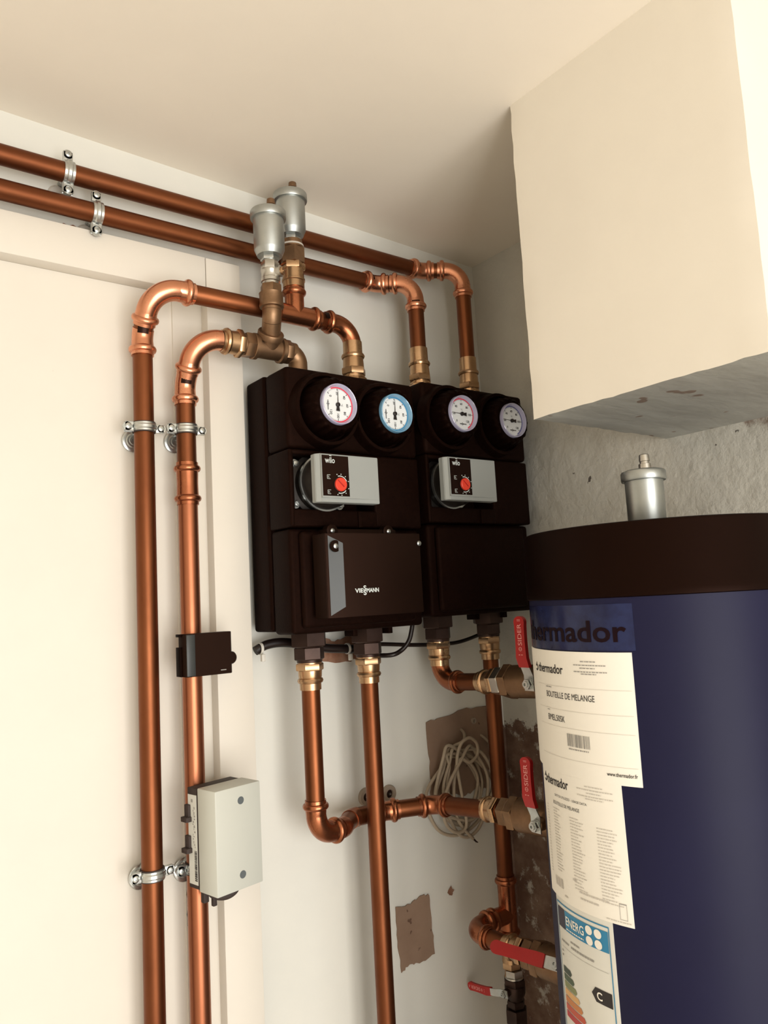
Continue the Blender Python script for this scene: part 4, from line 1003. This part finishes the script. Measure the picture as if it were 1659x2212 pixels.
# glossy film with the big lettering
S = Sheet(131.5, 1.6325); W_ = deg_u(202.2-131.5)
b = MB(); S.slab(b, 0, 0, W_, .0505, .0004, 60); film = obj('film_sticker', b, 'film'); tag(film, 'glossy blue film with large dark lettering just below the tank cap', 'sticker')
b = MB(); S.text(b, 'thermador', deg_u(137.0-131.5), .0100, .0330, deg_u(199.4-137.0), .018, lift=.0010); S.logo(b, deg_u(133.5-131.5), .0095, .012, .0010); obj('lettering', b, 'film_ink', film)
# upper white paper
S = Sheet(130.5, 1.4920, -.004); W_ = deg_u(200.4-130.5); H_ = .1395
def U(d): return deg_u(d-130.5)
# second paper below (lower sheet lies under the upper one)
S2 = Sheet(142.5, 1.3455, .010); W2 = deg_u(192.8-142.5)
b = MB(); S2.slab(b, 0, 0, W2, .158, .0006); p2 = obj('paper_label', b, 'paper'); tag(p2, 'white paper data sheet with small print columns, middle label on the tank', 'label', 'paper labels on the tank')
b = MB(); S.slab(b, 0, 0, W_, H_, .0012); p1 = obj('paper_label', b, 'paper'); tag(p1, 'large white paper label with barcode directly under the blue film', 'label', 'paper labels on the tank')
b = MB(); LF = .0017
S.text(b, 'thermador', U(149.5), .1135, .0150, U(169.3)-U(149.5), .012, lift=LF); S.logo(b, U(146.8), .1130, .0095, LF)
S.text(b, 'BOUTEILLE DE MELANGE', U(156.2), .0855, .0098, U(184.4)-U(156.2), 0.0, lift=LF)
S.text(b, 'BMEL50SK', U(156.3), .0590, .0098, U(168.3)-U(156.3), 0.0, lift=LF)
S.text(b, 'www.thermador.fr', U(187.2), .0088, .0058, U(199.0)-U(187.2), .01, lift=LF); obj('lettering', b, 'ink', p1)
b = MB(); rnd = random.Random(9); u = U(169.0); e = U(180.6)
while u < e:
    w_ = rnd.choice((.0004, .0007, .0012, .0018)); S.quad(b, u, .0335, min(u+w_, e), .0475, LF); u += w_+rnd.choice((.0004, .0007, .0011))
obj('barcode', b, 'grey_ink', p1)
b = MB()
for v, c, hw in ((.1285, 182.5, 3.5), (.1245, 183, 7.5), (.1212, 182, 3.5), (.1172, 183, 7.5), (.1148, 182.5, 3.5)): S.scribble(b, U(c-hw), U(c+hw), v, .0011, LF)
S.scribble(b, U(156), U(160.5), .0965, .0012, LF); S.scribble(b, U(156), U(158), .0700, .0010, LF); S.scribble(b, U(169.5), U(180), .0300, .0014, LF)
obj('fine_print', b, 'grey_ink', p1)['kind'] = 'stuff'
b = MB()
for v in (.0990, .0725, .0530, .0185): S.quad(b, U(148), v, W_-.003, v+.0003, LF)
obj('ruled_lines', b, 'pale_ink', p1)
# second paper print
b = MB(); LF = .0011
S2.text(b, 'thermador', .0210, .1285, .0155, .0500, .012, lift=LF); S2.logo(b, .0150, .1285, .010, LF)
S2.text(b, 'BOUTEILLE DE MELANGE', .0350, .1070, .0056, .0520, 0, lift=LF)
S2.text(b, 'DATI DI UTILIZZO - USAGE DATA', .0400, .1165, .0038, .0590, 0, lift=LF); obj('lettering', b, 'ink', p2)
b = MB()
for k in range(26):
    v = .1015-.0033*k
    if k < 24: S2.scribble(b, .0120, .0120+.005, v, .0009, LF)
    if k < 22: S2.scribble(b, .0330, .0330+.015*random.Random(k).uniform(.6, 1.1), v, .0010, LF)
    if 1 <= k < 25: S2.scribble(b, .0690, .0690+.020*random.Random(k+50).uniform(.6, 1.1), v, .0010, LF)
    if 2 <= k < 26: S2.scribble(b, .1100, .1100+.022*random.Random(k+90).uniform(.7, 1.2), v, .0010, LF)
for v, c, hw in ((.1370, .110, .012), (.1335, .110, .024), (.1300, .110, .010), (.1265, .110, .024), (.1238, .110, .012)): S2.scribble(b, c-hw, c+hw, v, .0011, LF)
S2.scribble(b, .076, .118, .0195, .0018, LF); S2.scribble(b, .077, .104, .0130, .0018, LF); S2.scribble(b, .066, .073, .030, .002, LF); S2.scribble(b, .046, .053, .006, .002, LF); S2.scribble(b, .113, .142, .0030, .0010, LF)
u = .0230
while u < .0430:
    w_ = rnd.choice((.0004, .0007, .0012)); S2.quad(b, u, .013, u+w_, .0235, LF); u += w_+rnd.choice((.0004, .0007))
obj('fine_print', b, 'pale_ink', p2)['kind'] = 'stuff'
b = MB()
for (ua, va, ub, vb) in ((.130, .0060, .1385, .0064), (.130, .0215, .1385, .0225), (.130, .0060, .1304, .0225), (.1381, .0060, .1385, .0225)): S2.quad(b, ua, va, ub, vb, LF)
obj('outline_print', b, 'grey_ink', p2)
# energy label
S3 = Sheet(148.6, 1.155, .004); W3 = deg_u(184.2-148.6); H3 = .196
b = MB(); S3.slab(b, 0, 0, W3, H3-.001, .0004); p3 = obj('energy_label', b, 'paper_film'); tag(p3, 'energy class label with blue banner and coloured arrows at the bottom of the tank', 'label')
LF = .0009
b = MB()
for (ua, va, ub, vb) in ((.003, .004, .0042, .185), (W3-.0062, .004, W3-.005, .185), (.003, .184, W3-.005, .1855)): S3.quad(b, ua, va, ub, vb, LF)
S3.quad(b, .0240, .1580, W3-.0070, .1800, LF); obj('blue_banner', b, 'cyan', p3)
b = MB(); S3.quad(b, .0058, .1580, .0230, .1800, LF); obj('dark_square', b, 'eu', p3)
b = MB(); S3.text(b, 'ENERG', .0265, .1655, .0135, .0345, .015, lift=.0013)
for (cu, cv) in ((.0690, .1742), (.0820, .1742), (.0690, .1632), (.0820, .1632)):
    S3.convex(b, [(cu+.0052*math.cos(2*PI*k/20), cv+.0048*math.sin(2*PI*k/20)) for k in range(20)], .0013)
S3.scribble(b, .0265, .0600, .1603, .0014, .0013)
obj('banner_lettering', b, 'paper', p3)
b = MB(); S3.scribble(b, .0330, .0500, .1480, .0020, LF); S3.scribble(b, .0100, .0280, .1425, .0020, LF); S3.scribble(b, .0330, .0740, .1420, .0022, LF)
S3.quad(b, .0100, .1370, W3-.0100, .1373, LF)
S3.scribble(b, .009, .013, .131, .002, LF); S3.scribble(b, .009, .012, .126, .002, LF)
for (ua, va, ub, vb) in ((.040, .020, .062, .0204), (.040, .047, .062, .0474), (.040, .020, .0404, .047), (.0616, .020, .062, .047)): S3.quad(b, ua, va, ub, vb, LF)
obj('fine_print', b, 'grey_ink', p3)['kind'] = 'stuff'
for i, (k, L) in enumerate((('g1', .020), ('g2', .0245), ('g3', .029), ('g4', .0335), ('g5', .038), ('g6', .0425), ('g7', .047))):
    v = .1085-.0080*i; b = MB(); u0_ = .0095
    S3.convex(b, [(u0_, v), (u0_+L-.003, v), (u0_+L, v+.0034), (u0_+L-.003, v+.0068), (u0_, v+.0068)], LF); obj('class_arrow', b, k, p3)
b = MB(); v = .1020
S3.convex(b, [(.0660, v+.0075), (.0720, v), (W3-.0080, v), (W3-.0080, v+.0150), (.0720, v+.0150)], LF); ar = obj('rating_arrow', b, 'ink', p3)
b = MB(); S3.text(b, 'C', .0740, v+.0035, .0115, None, .02, lift=.0013); obj('rating_letter', b, 'paper', ar)
